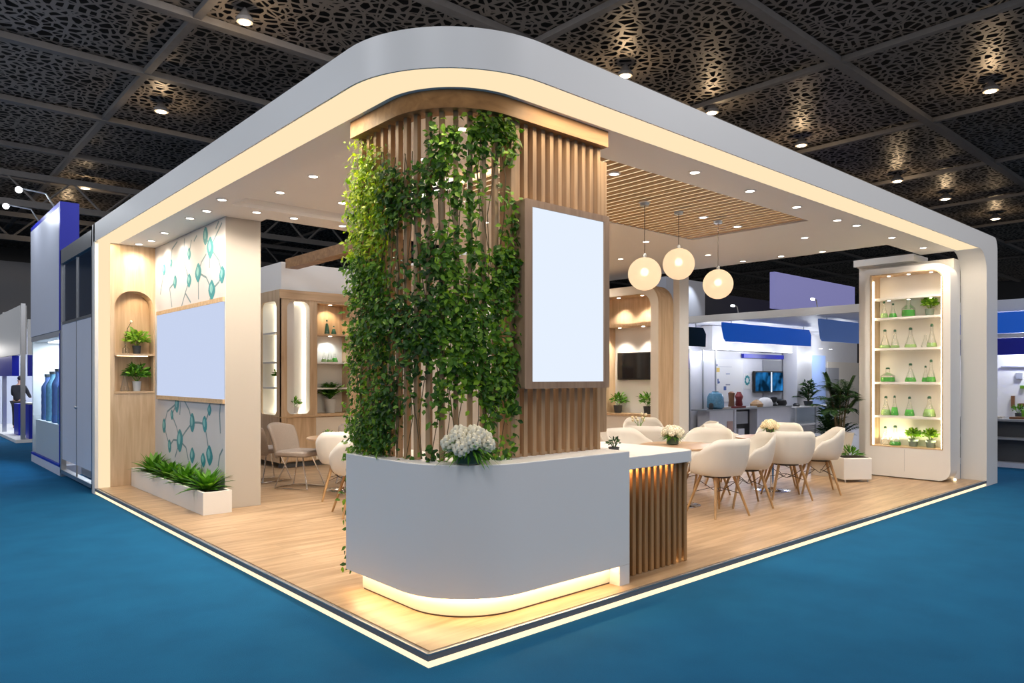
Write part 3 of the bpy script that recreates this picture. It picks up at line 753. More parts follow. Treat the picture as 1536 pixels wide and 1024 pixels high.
flowers('domed white hydrangea bowl on the rounded desk corner', (.565,.335,T), .095,.09,.19, 13, 'petal', 'flower bowls')
flowers('white flowers in a dark bowl on the table behind the low counter', (5.15,2.0,.846), .075,.11,.15, 16, 'petal', 'flower bowls')
flowers('ivory flowers in a dark vase on the table nearest the bottle display', (7.17,1.78,.846), .055,.12,.14, 16, 'petal_y', 'flower bowls', False)
t = thing('table_posy', 'loose white posy in a clear glass on the table before the television', 'flowers', (6.7,3.75,.846))
build('glass_body', MB().lathe([(.03,0),(.035,.12),(.033,.12)], 12, (6.7,3.75,.846)), 'glass', t, smooth=True)
ps = MB(); pf_ = []
for i in range(9):
    a = i*2.4; h = .16+.05*(i % 3); e_ = (6.7+.11*math.cos(a), 3.75+.11*math.sin(a), .846+h)
    ps.tube([(6.7,3.75,.86), (6.7+.04*math.cos(a), 3.75+.04*math.sin(a), .95), e_], .003, 4); pf_.append(e_)
build('stem', ps, 'leaf', t)
for e_ in pf_: build('bloom', MB().ball(e_, .022, 8, 6), 'petal_y', t, smooth=True)
potted('low dark-leaved pot plant behind the tall desk end', (2.36,.60,1.067), .05,.03,.06,'darkleaf','potdark',60,'small potted plants on shelves')

# ================================================================== 5. BOTTLE DISPLAY
dw = thing('wall_right_end', 'white end wall carrying the lit bottle display', 'wall', (10.3,1,P), None, 'structure')
build('wall_panel', box(10.2,.36,P,10.5,1.80,3.55), 'white', dw)
build('cornice', box(9.98,.86,3.55,10.6,1.80,3.66), 'soffit', dw)
ds = thing('bottle_display', 'white rounded wall display cabinet with warm lit shelves of flasks', 'display cabinet', (10,.92,.15))
dy0, dy1 = .30, 1.56
hy0, hy1, hz0, hz1 = .405, 1.475, .575, 3.36
build('case', MB().loopring(rrect(dy0,dy1,.10,3.46,[.16,.03,.03,.22]), rrect(hy0,hy1,hz0,hz1,[.004,.004,.004,.16]), 9.85, 10.18, YZ), 'white', ds, smooth=True)
build('lining', MB().loopring(rrect(hy0-.004,hy1+.004,hz0-.004,hz1+.004,[.004,.004,.004,.16]), rrect(hy0+.012,hy1-.03,hz0+.012,hz1-.012,[.004,.004,.004,.15]), 9.846, 10.165, YZ), 'oak', ds)
build('back_panel', box(10.165,hy0-.01,hz0-.01,10.18,hy1+.01,hz1+.01), 'white', ds)
build('plinth', box(9.9,dy0+.2,P,10.15,dy1-.05,.101), 'wire', ds)
build('plinth_strip', box(10.16,dy0+.02,P+.004,10.19,dy0+.05,P+.03), 'strip', ds)
shz = [2.98, 2.66, 2.165, 1.615, 1.07]
for z in shz:
    build('shelf', box(9.89,hy0+.012,z-.035,10.165,hy1-.03,z), 'white', ds, bevel=.003)
for y in (hy0+.014, hy1-.05):
    build('light_strip', box(9.87,y,hz0+.02,9.882,y+.016,hz1-.1), glow('display_strip', (1.0,.80,.50), 16), ds)
build('door_seam', box(9.848,.95,.2,9.851,.953,.55), 'grey', ds)
for z in shz[:1]+[hz1]:
    for y in (.62,.95,1.25):
        build('spot_lens', MB().lathe([(.001,0),(.022,0),(.022,.006)], 12, (10.02,y,z-.043 if z != hz1 else z-.02)), 'lamp', ds)
lamp('display_lamp', 'AREA', (10.02,.94,hz0+.10), 5, (1,.92,.5), ds, shape='RECTANGLE', size=.12, size_y=.9).rotation_euler = (PI,0,0)
gl_ = 'flasks on the lit display'
def fl(y, zi, h, r, fill, liq, stop, lab, kind='cone', nm='flask', x=10.03): return make_flask(nm, lab, (x,y,zi+.002), h, r, fill, liq, stop, gl_, kind)
a, b, c, d_, e_ = shz[1], shz[2], shz[3], shz[4], hz0+.012
fl(1.326,a,.26,.062,.30,'pale_liquid','cork','top-shelf flask with pale green liquid, at the tables end')
fl(1.19,a,.22,.062,.32,'green_liquid','cork','top-shelf flask with dark green liquid, beside the pale green one')
fl(.955,a,.30,.10,.36,'green_liquid',None,'wide round top-shelf flask with bright green liquid','jar')
potted('bushy lime plant in a grey-green pot on the top display shelf', (10.03,.645,a+.002), .068,.11,.125,'lime','potgreen',230,L=.052,lim=(10.155,1.44,.42))
fl(1.315,b,.29,.085,.18,'pale_liquid','cork','dark-stoppered flask on the second display shelf, at the tables end')
fl(1.16,b,.28,.07,.16,'pale_liquid','cork','green-stoppered slim flask, second along the second display shelf')
fl(.925,b,.30,.09,.17,'pale_liquid','cork','middle flask with pale liquid on the second display shelf')
fl(.72,b,.20,.06,.0,'pale_liquid',None,'empty small flask on the second display shelf', x=10.06)
fl(.615,b,.34,.075,.20,'pale_liquid','cork','tallest flask on the second display shelf, at the fascia end')
fl(1.27,c,.22,.11,.35,'green_liquid','cork','wide jar with green liquid on the middle display shelf','jar',nm='bottle')
fl(.925,c,.28,.085,.26,'green_liquid','cork','dark green flask alone at the centre of the middle display shelf')
fl(.715,c,.24,.055,.30,'green_liquid','cork','slim green flask, inner one of the pair on the middle display shelf', x=10.06)
fl(.625,c,.33,.07,.25,'green_liquid','cork','tall green flask, outer one of the pair on the middle display shelf')
fl(1.30,d_,.29,.08,.32,'pale_liquid','cork','pale green flask on the fourth display shelf, at the tables end')
fl(1.165,d_,.30,.06,.45,'green_liquid','cork','half-full slim green flask on the fourth display shelf')
fl(.94,d_,.29,.075,.36,'green_liquid','cork','round-stoppered flask at the centre of the fourth display shelf')
fl(.65,d_,.30,.095,.40,'pale_liquid','cork','broad pale flask on the fourth display shelf, at the fascia end')
fl(1.31,e_,.28,.075,.0,'pale_liquid','cork','empty clear flask on the display floor, at the tables end')
fl(1.155,e_,.30,.09,.20,'green_liquid','cork','clear flask with a little green liquid on the display floor')
potted('leafy plant in a glassy green pot at the middle of the display floor', (10.03,.885,e_+.002), .075,.12,.12,'lime','potgreen',230,L=.052,lim=(10.155,1.44,.42))
potted('leafy plant in a green pot on the display floor, at the fascia end', (10.03,.63,e_+.002), .075,.12,.12,'lime','potgreen',230,L=.052,lim=(10.155,1.44,.42))

# ================================================================== 6. TELEVISION CORNER
tw = thing('television_alcove', 'oak and white alcove unit with rounded portal around the television', 'wall unit', (8.1,5.3,P))
F_ = YZ
build('portal', MB().loopring(rrect(4.25,6.7,P,3.34,[.35,.01,.01,.001][::-1] if False else [.001,.001,.001,.34]), rrect(4.42,6.55,P+.01,3.18,[.001,.001,.001,.22]), 7.87, 8.3, F_), 'oak', tw, smooth=True)
build('portal_face', MB().loopring(rrect(4.255,6.7,P,3.335,[.001,.001,.001,.335]), rrect(4.415,6.55,P+.01,3.185,[.001,.001,.001,.225]), 7.855, 7.87, F_), 'potwhite', tw, smooth=True)
build('back_panel', box(8.26,4.40,P,8.30,6.58,3.2), 'white', tw)
build('upper_cabinet', box(7.95,4.42,2.62,8.26,6.55,2.68), 'oakx', tw)
build('upper_panel', box(8.22,4.42,2.68,8.26,6.55,3.18), 'oak', tw)
build('side_panel', box(7.93,5.56,P,8.26,5.66,2.62), 'oak', tw)
build('worktop', box(7.93,4.42,.985,8.26,6.55,1.025), 'oakx', tw)
bc = build('base_cabinet', box(7.97,4.42,P,8.26,6.55,.985), 'potwhite', tw)
for y in (4.95, 5.55): build('door_gap', box(7.968,y,P+.05,7.971,y+.006,.97), 'grey', bc)
for y in (4.75,5.3):
    build('spot_lens', MB().lathe([(.001,-.004),(.03,-.004),(.03,.0)], 12, (8.08,y,2.618)), 'lamp', tw)
    build('spot_lens', MB().lathe([(.001,-.004),(.03,-.004),(.03,.0)], 12, (8.05,y,3.176)), 'lamp', tw)
    for z in (2.60,3.16):
        o = lamp('alcove_lamp', 'SPOT', (8.06,y,z), 62, (1,.88,.70), tw, spot_size=math.radians(110), spot_blend=.6, shadow_soft_size=.02); o.rotation_euler = (0,math.radians(14),0)
tv = thing('television', 'black flat television on the cream alcove wall', 'television', (8.22,4.99,1.64))
build('cabinet', box(8.20,4.47,1.645,8.258,5.46,2.155), 'black', tv, bevel=.005)
build('display', box(8.196,4.49,1.67,8.2,5.44,2.14), plain('tv_glass', (.008,.008,.01), .06), tv)
potted('first leafy plant in a dark pot under the television, at the slat screen side', (8.1,5.36,1.026), .085,.14,.16,'leaf','potdark',90,lim=(8.25,6.5,4.43))
potted('leafy plant in a dark pot under the television, at the pillar side', (8.1,4.66,1.026), .085,.14,.17,'leaf','potdark',90,lim=(8.25,6.5,4.43))
struct('wall_pillar', box(8.30,4.12,P,8.58,4.25,3.66), 'white', 'white slim wall end beside the oak alcove portal', 'wall')

# ================================================================== 7. BACK CABINET WITH LIT ALCOVES
cb = thing('display_wall_unit', 'corner oak wall unit with glowing white alcoves and a white header', 'cabinet', (4,9.1,P))
cx0, cx1, cy0, cy1, ct_ = 2.94, 6.2, 8.7, 11.2, 3.24
F2 = XZ
def closed_rect(u0,u1,v0,v1): return rrect(u0,u1,v0,v1,.001)
build('header', box(3.0,8.78,ct_,cx1,cy1,3.735), 'white', cb)
build('front_panel', MB().loopring(closed_rect(cx0,3.60,1.0,ct_), rrect(3.075,3.515,1.035,3.05,[.1,.1,.13,.13]), 8.70, 8.73, F2), 'oak', cb)
build('alcove_lining', MB().loopring(rrect(3.06,3.53,1.02,3.065,[.11,.11,.14,.14]), rrect(3.075,3.515,1.035,3.05,[.1,.1,.13,.13]), 8.73, 8.95, F2), 'white', cb)
build('alcove_back', box(3.05,8.95,1.0,3.54,8.96,3.08), 'white', cb)
build('alcove_strip', MB().loopring(rrect(3.08,3.51,1.04,3.045,[.09,.09,.12,.12]), rrect(3.092,3.498,1.052,3.033,[.08,.08,.11,.11]), 8.915, 8.93, F2), glow('alcove_strip_glow', (1,.88,.66), 9), cb)
build('shelf_bay_frame', MB().loopring(closed_rect(3.60,4.42,1.0,ct_), closed_rect(3.65,4.31,1.03,3.04), 8.70, 8.73, F2), 'oak', cb)
build('bay_lining', MB().loopring(closed_rect(3.635,4.325,1.015,3.055), closed_rect(3.65,4.31,1.03,3.04), 8.73, 9.0, F2), 'oak', cb)
build('bay_back', box(3.63,9.0,1.0,4.33,9.01,2.47), 'white', cb); build('bay_back', box(3.63,8.99,2.47,4.33,9.0,3.06), 'oak', cb)
for z in (2.49,1.97,1.5): build('shelf', box(3.65,8.71,z-.03,4.31,9.0,z), 'oakx' if z > 2 else 'white', cb)
build('end_panel', box(4.42,8.70,P,cx1,8.74,ct_), 'oak', cb)
build('base_top', box(cx0-.02,8.68,.975,4.44,9.0,1.0), 'oakx', cb)
build('base_door', box(3.075,8.70,.2,3.58,8.72,.97), 'oak', cb); build('base_panel', box(3.63,8.70,.2,4.38,8.72,.96), 'potwhite', cb)
build('base_stile', box(cx0,8.70,.18,3.07,8.74,.975), 'oak', cb); build('base_stile', box(3.58,8.705,.18,3.63,8.74,.975), 'oak', cb)
build('plinth', box(3.0,8.78,P,4.4,8.9,.18), 'darkgrey', cb)
build('base_body', box(cx0+.03,8.74,.18,cx1,8.76,.975), 'oak', cb)
# side face (towards the aisle)
build('side_frame', MB().loopring(closed_rect(8.70,11.2,P+.1,ct_), rrect(8.84,9.50,1.02,3.05,[.08,.08,.12,.12]), cx0-.002, cx0+.028, YZ), 'oak', cb)
build('side_lining', MB().loopring(closed_rect(8.80,9.54,.98,3.09), closed_rect(8.84,9.50,1.02,3.05), cx0+.028, cx0+.30, YZ), 'white', cb)
build('side_back', box(cx0+.30,8.8,1.0,cx0+.31,11.0,3.1), 'white', cb)
build('side_strip', MB().loopring(rrect(8.85,9.49,1.03,3.04,[.07,.07,.11,.11]), rrect(8.862,9.478,1.042,3.028,[.06,.06,.1,.1]), cx0+.275, cx0+.29, YZ), glow('side_strip_glow', (1,.88,.62), 11), cb)
for z in (2.5,1.97,1.515): build('shelf', box(cx0+.03,8.84,z-.03,cx0+.30,9.50,z), 'white', cb)
build('top_rail', box(cx0-.01,8.69,3.08,cx1,8.70,ct_), 'oakx', cb)
lamp('bay_lamp', 'SPOT', (3.98,8.80,3.02), 12, (1,.76,.46), cb, spot_size=math.radians(110), spot_blend=.5, shadow_soft_size=.02).rotation_euler = (math.radians(14),0,0)
lamp('bay_lamp', 'SPOT', (3.98,8.80,2.44), 9, (.95,1,.92), cb, spot_size=math.radians(110), spot_blend=.5, shadow_soft_size=.02).rotation_euler = (math.radians(14),0,0)
for z in (3.034, 2.455): build('spot_lens', MB().lathe([(.001,-.004),(.03,-.004),(.03,.0)], 12, (3.98,8.84,z)), 'lamp', cb)
bay_palm = potted('feathery palm in a grey pot in the open shelf bay beside the glowing alcove', (3.98,8.84,1.032), .11,.26,.30,'leaf','potgrey',0,'plants in the wall unit')
def fronds(mb, c, n, L, W, up=(.5,1.3), leaflets=10, ll=.16):
    for i in range(n):
        a = i*2.39996+random.uniform(-.2,.2); el = random.uniform(*up); l = L*random.uniform(.75,1.1)
        d = Vector((math.cos(a)*math.cos(el), math.sin(a)*math.cos(el), math.sin(el))); sd = d.cross(Vector((0,0,1))).normalized()
        pts_ = [Vector(c)+d*l*t_-Vector((0,0,1))*.45*l*t_*t_*(1.2-el*.5)+Vector((0,0,0)) for t_ in [k/6 for k in range(7)]]
        mb.tube(pts_, [.006,.006,.005,.005,.004,.003,.002], 4, False)
        for j in range(leaflets):
            t_ = .22+.78*j/leaflets; k = t_*6; i0 = min(5, int(k)); p = pts_[i0].lerp(pts_[i0+1], k-i0); tg = (pts_[i0+1]-pts_[i0]).normalized()
            for sgn in (-1,1):
                mb.leaf(p, tg*.75+sd*sgn*.8+Vector((0,0,.1)), Vector((0,0,1)), ll*(1.15-.6*abs(t_-.5)), W, .25, .2, 2)
fr_ = MB(); fronds(fr_, (3.98,8.84,1.28), 20, .44, .045, (.75,1.45), 7, .14)
fr_.v = [(min(max(x,3.66),4.3), min(y,8.985), z) for x,y,z in fr_.v]
build('foliage', fr_, 'leaf', bay_palm, fix=False)
potted('small leafy plant in a clear pale pot inside the tall glowing alcove', (3.30,8.84,1.04), .055,.12,.11,'leaf','white',60,'plants in the wall unit',lim=(3.5,8.94))
potted('small fern in a grey pot on the side shelf of the wall unit', (3.10,9.02,1.517), .075,.13,.15,'leaf','potdark',60,'plants in the wall unit',lim=(3.23,9.9,8.85))
potted('second small fern, in a pale pot on the side shelf nearer the corner', (3.10,8.90,1.517), .06,.13,.14,'leaf','potgrey',60,'plants in the wall unit',lim=(3.23,9.9,8.85))
gl_ = 'glassware in the wall unit'
for (x, y, z, h, r, fi, lq, st_, lab) in [
    (3.92,8.85,2.492,.25,.05,.8,'cork','cork','dark green bottle on the oak-backed shelf of the wall unit'),
    (4.06,8.85,2.492,.15,.05,.7,'cork','cork','short dark green bottle beside the taller one in the wall unit'),
    (3.86,8.85,1.972,.20,.05,.3,'pale_liquid',None,'small pale flask on the white-backed shelf of the wall unit'),
    (3.98,8.85,1.972,.26,.06,.2,'pale_liquid',None,'tall clear flask on the white-backed shelf of the wall unit'),
    (4.08,8.85,1.972,.16,.06,.5,'green_liquid',None,'flask with green liquid on the white-backed shelf of the wall unit'),
    (3.10,8.98,1.03,.30,.08,.1,'pale_liquid',None,'tall clear flask low in the side alcove of the wall unit'),
    (3.10,9.05,2.502,.14,.05,.4,'black','cork','small dark jar on the uppermost side shelf of the wall unit')]:
    make_flask('flask', lab, (x,y,z), h, r, fi, lq, st_, gl_)
solo('ceiling_timber', box(3.0,5.4,3.60,3.22,8.6,3.76), 'slatbeam', 'bare timber beam crossing the open lounge ceiling above the wall unit', 'beam')
# seat bench behind the slat screen and white inner wall
struct('wall_side', box(8.2,6.7,P,8.3,8.65,3.66), 'white', 'white side wall behind the oak television alcove', 'wall')
for x in (5.6,6.6,7.5):
    lamp('wall_fill', 'SPOT', (x,8.15,3.6), 30, (1,.9,.76), can, spot_size=math.radians(110), spot_blend=.7, shadow_soft_size=.03)  # added spots without fixtures, brighten the rear wall behind the slat gaps
struct('wall_inner', box(5.0,8.55,P,7.9,8.65,3.66), 'white', 'white rear wall of the booth behind the tables', 'wall')

# ================================================================== 8. PENDANTS
pm_, pnt, PN, PL, pout = new_mat('opal_globe')
pt = PN.new('ShaderNodeBsdfTranslucent'); pt.inputs['Color'].default_value = (1,.93,.82,1)
pr_ = PN.new('ShaderNodeBsdfRefraction'); pr_.inputs['Roughness'].default_value = .42; pr_.inputs['IOR'].default_value = 1.03; pr_.inputs['Color'].default_value = (1,.95,.86,1)
pmx = PN.new('ShaderNodeMixShader'); pmx.inputs[0].default_value = .2
pe = PN.new('ShaderNodeEmission'); pe.inputs['Color'].default_value = (1,.70,.44,1); pe.inputs['Strength'].default_value = .20
pad = PN.new('ShaderNodeAddShader')
PL.new(pt.outputs['BSDF'], pmx.inputs[1]); PL.new(pr_.outputs['BSDF'], pmx.inputs[2])
PL.new(pmx.outputs['Shader'], pad.inputs[0]); PL.new(pe.outputs['Emission'], pad.inputs[1]); PL.new(pad.outputs['Shader'], pout.inputs['Surface'])
for (x, y, z, lab) in ((3.961,1.515,2.835,'glowing opal globe pendant nearest the tall wood screen'), (4.59,1.512,3.01,'highest of the three opal globe pendants, in the middle'), (5.37,1.486,2.84,'opal globe pendant hanging before the dark hall gap')):
    t = thing('globe_pendant', lab, 'pendant lamp', (x,y,3.61), 'globe pendants')
    build('globe', MB().ball((x,y,z), .182, 32, 20), pm_, t, smooth=True)
    build('bulb', MB().ball((x,y,z+.02), .045, 12, 8), 'bulb', t)
    build('cord', MB().tube([(x,y,z+.18),(x,y,3.6)], .004, 6), 'wire', t)
    build('canopy', MB().lathe([(.001,-.03),(.05,-.03),(.055,0)], 16, (x,y,3.615)), 'steel', t, smooth=True)
    build('socket', MB().lathe([(.02,.17),(.02,.215),(.008,.225)], 12, (x,y,z)), 'steel', t)
    lamp('pendant_light', 'POINT', (x,y,z), .10, (1,.80,.55), t, shadow_soft_size=.10)

# ================================================================== 9. TABLES AND CHAIRS
def make_table():
    t = thing('round_table', 'x', 'table', (0,0,0), 'round meeting tables')
    build('tabletop', MB().lathe([(.47,.725),(.5,.738),(.5,.752),(.495,.758),(.001,.758)], 48), 'tabletop', t, smooth=True)
    build('column', MB().lathe([(.032,.02),(.028,.06),(.028,.70),(.10,.725)], 20), 'chrome', t, smooth=True)
    build('base', MB().lathe([(.25,0),(.25,.008),(.06,.022),(.03,.05)], 36), 'chrome', t, smooth=True)
    return t
tabs = [((5.20,1.92),'round oak table behind the low slatted counter'), ((7.17,1.75),'round oak table nearest the bottle display'),
        ((6.85,3.65),'round oak table before the television alcove'), ((2.62,5.85),'round oak table in the lounge beside the taupe chair')]
pt_ = make_table()
for i, ((x, y), lab) in enumerate(tabs):
    if i == 0: pt_.location = (x,y,P); pt_['label'] = lab
    else: dup(pt_, (x,y,P), i*.7, lab, 'round meeting tables')
def make_chair(metal=False):
    """tub shell chair facing +y, seat 0.45"""
    t = thing('tub_chair', 'x', 'chair', (0,0,0), 'white tub chairs')
    NT, NR = 40, 12; vs = []; fs = []
    sm = lambda a: a*a*(3-2*a)
    for i in range(NT):
        th = 2*PI*i/NT; ab = abs(((th+PI/2+PI) % (2*PI))-PI)   # angle from the back (-y)
        dg = math.degrees(ab)
        if dg < 35: H = .40
        elif dg < 85: H = .40-.15*sm((dg-35)/50)
        elif dg < 128: H = .25-.25*sm((dg-85)/43)
        else: H = 0
        for j in range(NR+1):
            u = j/NR
            if u <= .5:
                r = .235*u/.5; z = .435+.02*(u/.5)**2
                if H == 0: r = .26*u/.5
            else:
                q = (u-.5)/.5
                if H > 0:
                    k = min(1, H/.2)
                    r = .235+.075*k*math.sin(q*PI/2)**.8+(1-k)*.03*q; z = .455+H*q**1.25
                else: r = .26+.025*q; z = .455-.02*q*q
            sq = 1+.10*abs(math.sin(2*th))
            vs.append((r*sq*math.cos(th)*1.02, r*sq*math.sin(th)*.98, z))
    for i in range(NT):
        for j in range(NR):
            a = i*(NR+1)+j; b = ((i+1) % NT)*(NR+1)+j
            fs.append((a,b,b+1,a+1))
    sh = MB().add(vs, fs)
    o = build('shell', sh, 'shell', t, smooth=True, solid=.014)
    for p in o.data.polygons: p.use_smooth = True
    bm = bmesh.new(); bm.from_mesh(o.data); bmesh.ops.remove_doubles(bm, verts=bm.verts, dist=.0005); bm.to_mesh(o.data); bm.free()
    for sx in (-1,1):
        for sy in (-1,1):
            build('leg', MB().tube([(sx*.13,sy*.12,.425),(sx*.245,sy*.235,0)], [.019,.0115], 10), 'chrome' if metal else 'legwood', t, smooth=True)
    w = MB()
    for sx in (-1,1):
        w.tube([(sx*.145,.135,.37),(sx*.05,0,.27),(-sx*.0,-.02,.255),(sx*.05,-.04,.27),(sx*.145,-.135,.37)], .004, 5)
    w.tube([(.18,.17,.24),(0,.03,.30),(-.18,.17,.24)], .004, 5); w.tube([(.18,-.17,.24),(0,-.03,.30),(-.18,-.17,.24)], .004, 5)
    build('stretcher', w, 'wire', t)
    build('mount', MB().lathe([(.15,.415),(.15,.43),(.10,.437)], 20), 'wire', t)
    return t
def face(cx, cy, tx, ty): return math.atan2(ty-cy, tx-cx)-PI/2
chairs = [((5.03,1.28),0,'white tub chair with its back to the aisle, beside the low slatted counter'),
          ((5.83,1.375),0,'white tub chair seen from behind its side, second from the slatted counter'),
          ((6.06,2.12),0,'white tub chair behind the counter table, facing back across it'),
          ((5.3,2.74),0,'white tub chair tucked low between the slat screen and the counter table'),
          ((6.75,1.32),1,'white tub chair with its back to the aisle at the display-side table'),
          ((7.52,1.25),1,'white tub chair in profile, nearest the palm planter'),
          ((7.1,2.40),1,'white tub chair beyond the display-side table, toward the television'),
          ((7.88,2.02),1,'white tub chair on the palm side of the display-side table'),
          ((7.38,3.16),2,'white tub chair at the television table, its rounded back to the pillar'),
          ((7.45,4.25),2,'pale tub chair close under the television shelf'),
          ((6.55,4.35),2,'white tub chair half hidden by the wood screen edge, before the alcove'),
          ((6.15,3.2),2,'white tub chair with low back just beyond the counter table'),
          ((2.28,5.22),3,'white tub chair in the lounge with its back to the desk'),
          ((1.90,4.12),3,'white wooden-legged tub chair half hidden by the desk end')]
ch0 = make_chair()
for i, ((x, y), ti, lab) in enumerate(chairs):
    tx, ty = tabs[ti][0]; rz = face(x, y, tx, ty)
    if i == 13: rz = -.25
    if i == 0: ch0.location = (x,y,P); ch0.rotation_euler = (0,0,rz); ch0['label'] = lab; ch0.scale = (1.06,)*3
    else: dup(ch0, (x,y,P), rz, lab, 'white tub chairs', 1.06)
def make_lounge():
    t = thing('upholstered_chair', 'x', 'chair', (0,0,0), 'taupe lounge chairs')
    seat = MB().prism(rrect(-.26,.26,-.25,.27,.09,5), .43, .50, 'z'); build('seat_cushion', seat, 'fabric', t, bevel=.02, smooth=True)
    vs = []; fs = []
    for i in range(13):
        a = (-58+116*i/12)*PI/180
        for j in range(9):
            v = j/8; hh = .40+.46*v*(1-.16*abs(math.sin(a))**2); rr = .27+.03*v
            vs.append((rr*math.sin(a)*1.05, -.02-rr*math.cos(a)*(1.0)-.10*v*v, hh))
    for i in range(12):
        for j in range(8): fs.append((i*9+j,(i+1)*9+j,(i+1)*9+j+1,i*9+j+1))
    build('backrest', MB().add(vs, fs), 'fabric', t, smooth=True, solid=.05, subd=1)
    for sx in (-1,1):
        build('leg', MB().tube([(sx*.10,-.10,.42),(sx*.20,-.24,.012),(sx*.2,.0,.012),(sx*.20,.26,.012),(sx*.10,.12,.42)], .010, 8), 'chrome', t, smooth=True)
    build('crossbar', MB().tube([(-.2,-.24,.012),(.2,-.24,.012)], .008, 8), 'chrome', t)
    return t
lc = make_lounge(); lc.location = (2.25,6.45,P); lc.rotation_euler = (0,0,math.atan2(-.9,.5)-PI/2); lc['label'] = 'taupe upholstered chair on chrome legs beside the lounge table'; lc.scale = (1.1,)*3
dup(lc, (2.2,7.45,P), face(2.15,7.35,3.2,7.6), 'second taupe chair showing only past the first one', 'taupe lounge chairs', 1.05)
dup(lc, (3.15,6.5,P), face(3.15,6.5,2.62,5.85), 'taupe chair across the lounge table, half behind the climbers', 'taupe lounge chairs', 1.05)
# small things on the lounge table
make_flask('bottle', 'small clear bottle on the lounge table', (2.55,5.8,.845), .16,.035,0,'pale_liquid',None,'bottles on tables','jar')
tr = MB(); bush(tr, (2.45,5.95,.86), .09, 50, .06, .02)
solo('herb_sprig', tr, 'leaf', 'low green sprig lying on the lounge table', 'plant', fix=False)

# planter group by the display
pb2 = thing('floor_planter', 'square white planter box on short steel feet beside the bottle display', 'planter', (8.98,1.42,P))
u = (.80,-.60); v = (.60,.80)
b0_ = MB().obox((8.98,1.42), u, v, P+.04, P+.37, .225, .20); build('box', b0_, 'white', pb2, bevel=.01)
build('soil', MB().obox((8.98,1.42), u, v, P+.37, P+.378, .19, .165), 'soil', pb2)
for a_, b_ in ((-1,-1),(1,-1),(1,1),(-1,1)):
    build('foot', MB().lathe([(.012,0),(.012,.045)], 8, (8.98+u[0]*a_*.18+v[0]*b_*.16, 1.42+u[1]*a_*.18+v[1]*b_*.16, P)), 'steel', pb2)
gr = MB(); bush(gr, (8.98,1.42,P+.39), .15, 110, .09, .02, .3); build('foliage', gr, 'leaf', pb2, fix=False)
be = thing('display_bench', 'low pale bench with rounded base behind the white planter box', 'bench', (9.5,1.98,P))
build('bench_top', MB().prism(rrect(9.08,9.9,1.64,2.3,.12,5), P+.24, P+.28, 'z'), 'fabric', be, bevel=.01)
build('bench_base', MB().prism(rrect(9.2,9.8,1.74,2.2,.1,5), P, P+.24, 'z'), 'potwhite', be)
pp = thing('potted_palm', 'tall palm in a tapered cream pot standing beside the bottle display', 'plant', (9.5,1.74,P+.28))
lx, ly, lz = 9.5, 1.82, P+.281
build('pot', MB().lathe([(.13,0),(.215,.40),(.225,.42),(.20,.42),(.19,.39)], 28, (lx,ly,lz)), 'potwhite', pp, smooth=True)
build('soil', MB().lathe([(.001,.385),(.19,.385),(.19,.36)], 20, (lx,ly,lz)), 'soil', pp)
tk = MB()
for i in range(7):
    a = i*.9; tk.tube([(lx+.05*math.cos(a),ly+.05*math.sin(a),lz+.38),(lx+.09*math.cos(a),ly+.09*math.sin(a),lz+.75),(lx+.17*math.cos(a),ly+.17*math.sin(a),lz+1.05+.06*(i%3))], [.012,.009,.006], 6)
build('stem', tk, 'stem', pp)
ff = MB()
for i in range(7):
    a = i*.9; fronds(ff, (lx+.12*math.cos(a),ly+.12*math.sin(a),lz+.74+.14*(i%3)), 5, .50, .035, (.45,1.35), 12, .16)
ff.v = [(min(x,9.82),y,z) for x,y,z in ff.v]
build('foliage', ff, 'darkleaf', pp, fix=False)

# ================================================================== 10. NEXT BOOTHS
# side booth in line with the aisle
pw = thing('partition_wall', 'white double-leaf partition with dark glazing above, beside the booth end', 'partition', (.1,9.7,0))
build('panel', box(.02,8.52,.30,.06,9.66,2.60), 'cool', pw); build('panel', box(.02,9.68,.30,.06,10.85,2.60), 'cool', pw)
build('glazing', box(.03,8.52,2.62,.06,10.85,3.62), 'navy', pw)
pf_ = MB(); pf_.box(0,8.50,3.62,.10,10.9,3.86); pf_.box(0,10.83,0,.08,10.92,3.86); pf_.box(0,8.50,.06,.10,10.9,.12); pf_.box(.01,8.5,2.59,.07,10.9,2.63); pf_.box(0,8.5,0,.08,8.56,3.86)
build('frame', pf_, 'steel', pw)
build('mullion', box(.012,9.655,.06,.03,9.685,3.6), 'steel', pw)
build('latch', MB().ball((.01,9.67,1.22), .03, 10, 6), 'steel', pw)
build('low_grey_box', box(.3,8.56,.02,.34,10.8,.29), 'potgrey', pw)  # pale grey box set back below the panels
sb = thing('sign_board', 'tall blank lilac-white sign board with royal blue edges', 'sign board', (0,12.4,2.47))
build('board', box(-.01,10.95,2.50,.10,13.88,4.62), 'cool', sb)
eb = MB(); eb.box(-.008,10.87,2.50,.28,10.95,4.70); eb.box(-.008,10.95,4.62,.28,13.88,4.70)
build('edge_trim', eb, 'blue', sb)
for y in (11.6, 13.2):
    a_ = MB().tube([(.05,y,4.70),(-.10,y,4.95),(-.45,y,4.98)], .015, 6)
    arm = build('lamp_arm', a_, 'steel', sb); build('lamp_head', MB().ball((-.50,y,4.95), .055, 10, 6), 'coolamp', sb)
    lamp('board_lamp', 'POINT', (-.55,y,4.85), 18, (.9,.95,1), sb, shadow_soft_size=.05)
sc_ = thing('showcase', 'lit glass showcase with blue edge and pale plinth in the next booth', 'showcase', (.5,12.4,0))
build('floor_plinth', box(.0,10.93,.0,1.3,13.88,.17), 'cool', sc_)
build('inner_plinth', box(.05,11.2,.17,1.2,13.7,.85), 'white', sc_)
build('back_panel', box(1.25,10.93,.17,1.3,13.88,2.45), 'white', sc_); build('side_panel', box(.02,13.82,.17,1.3,13.88,2.45), 'white', sc_)
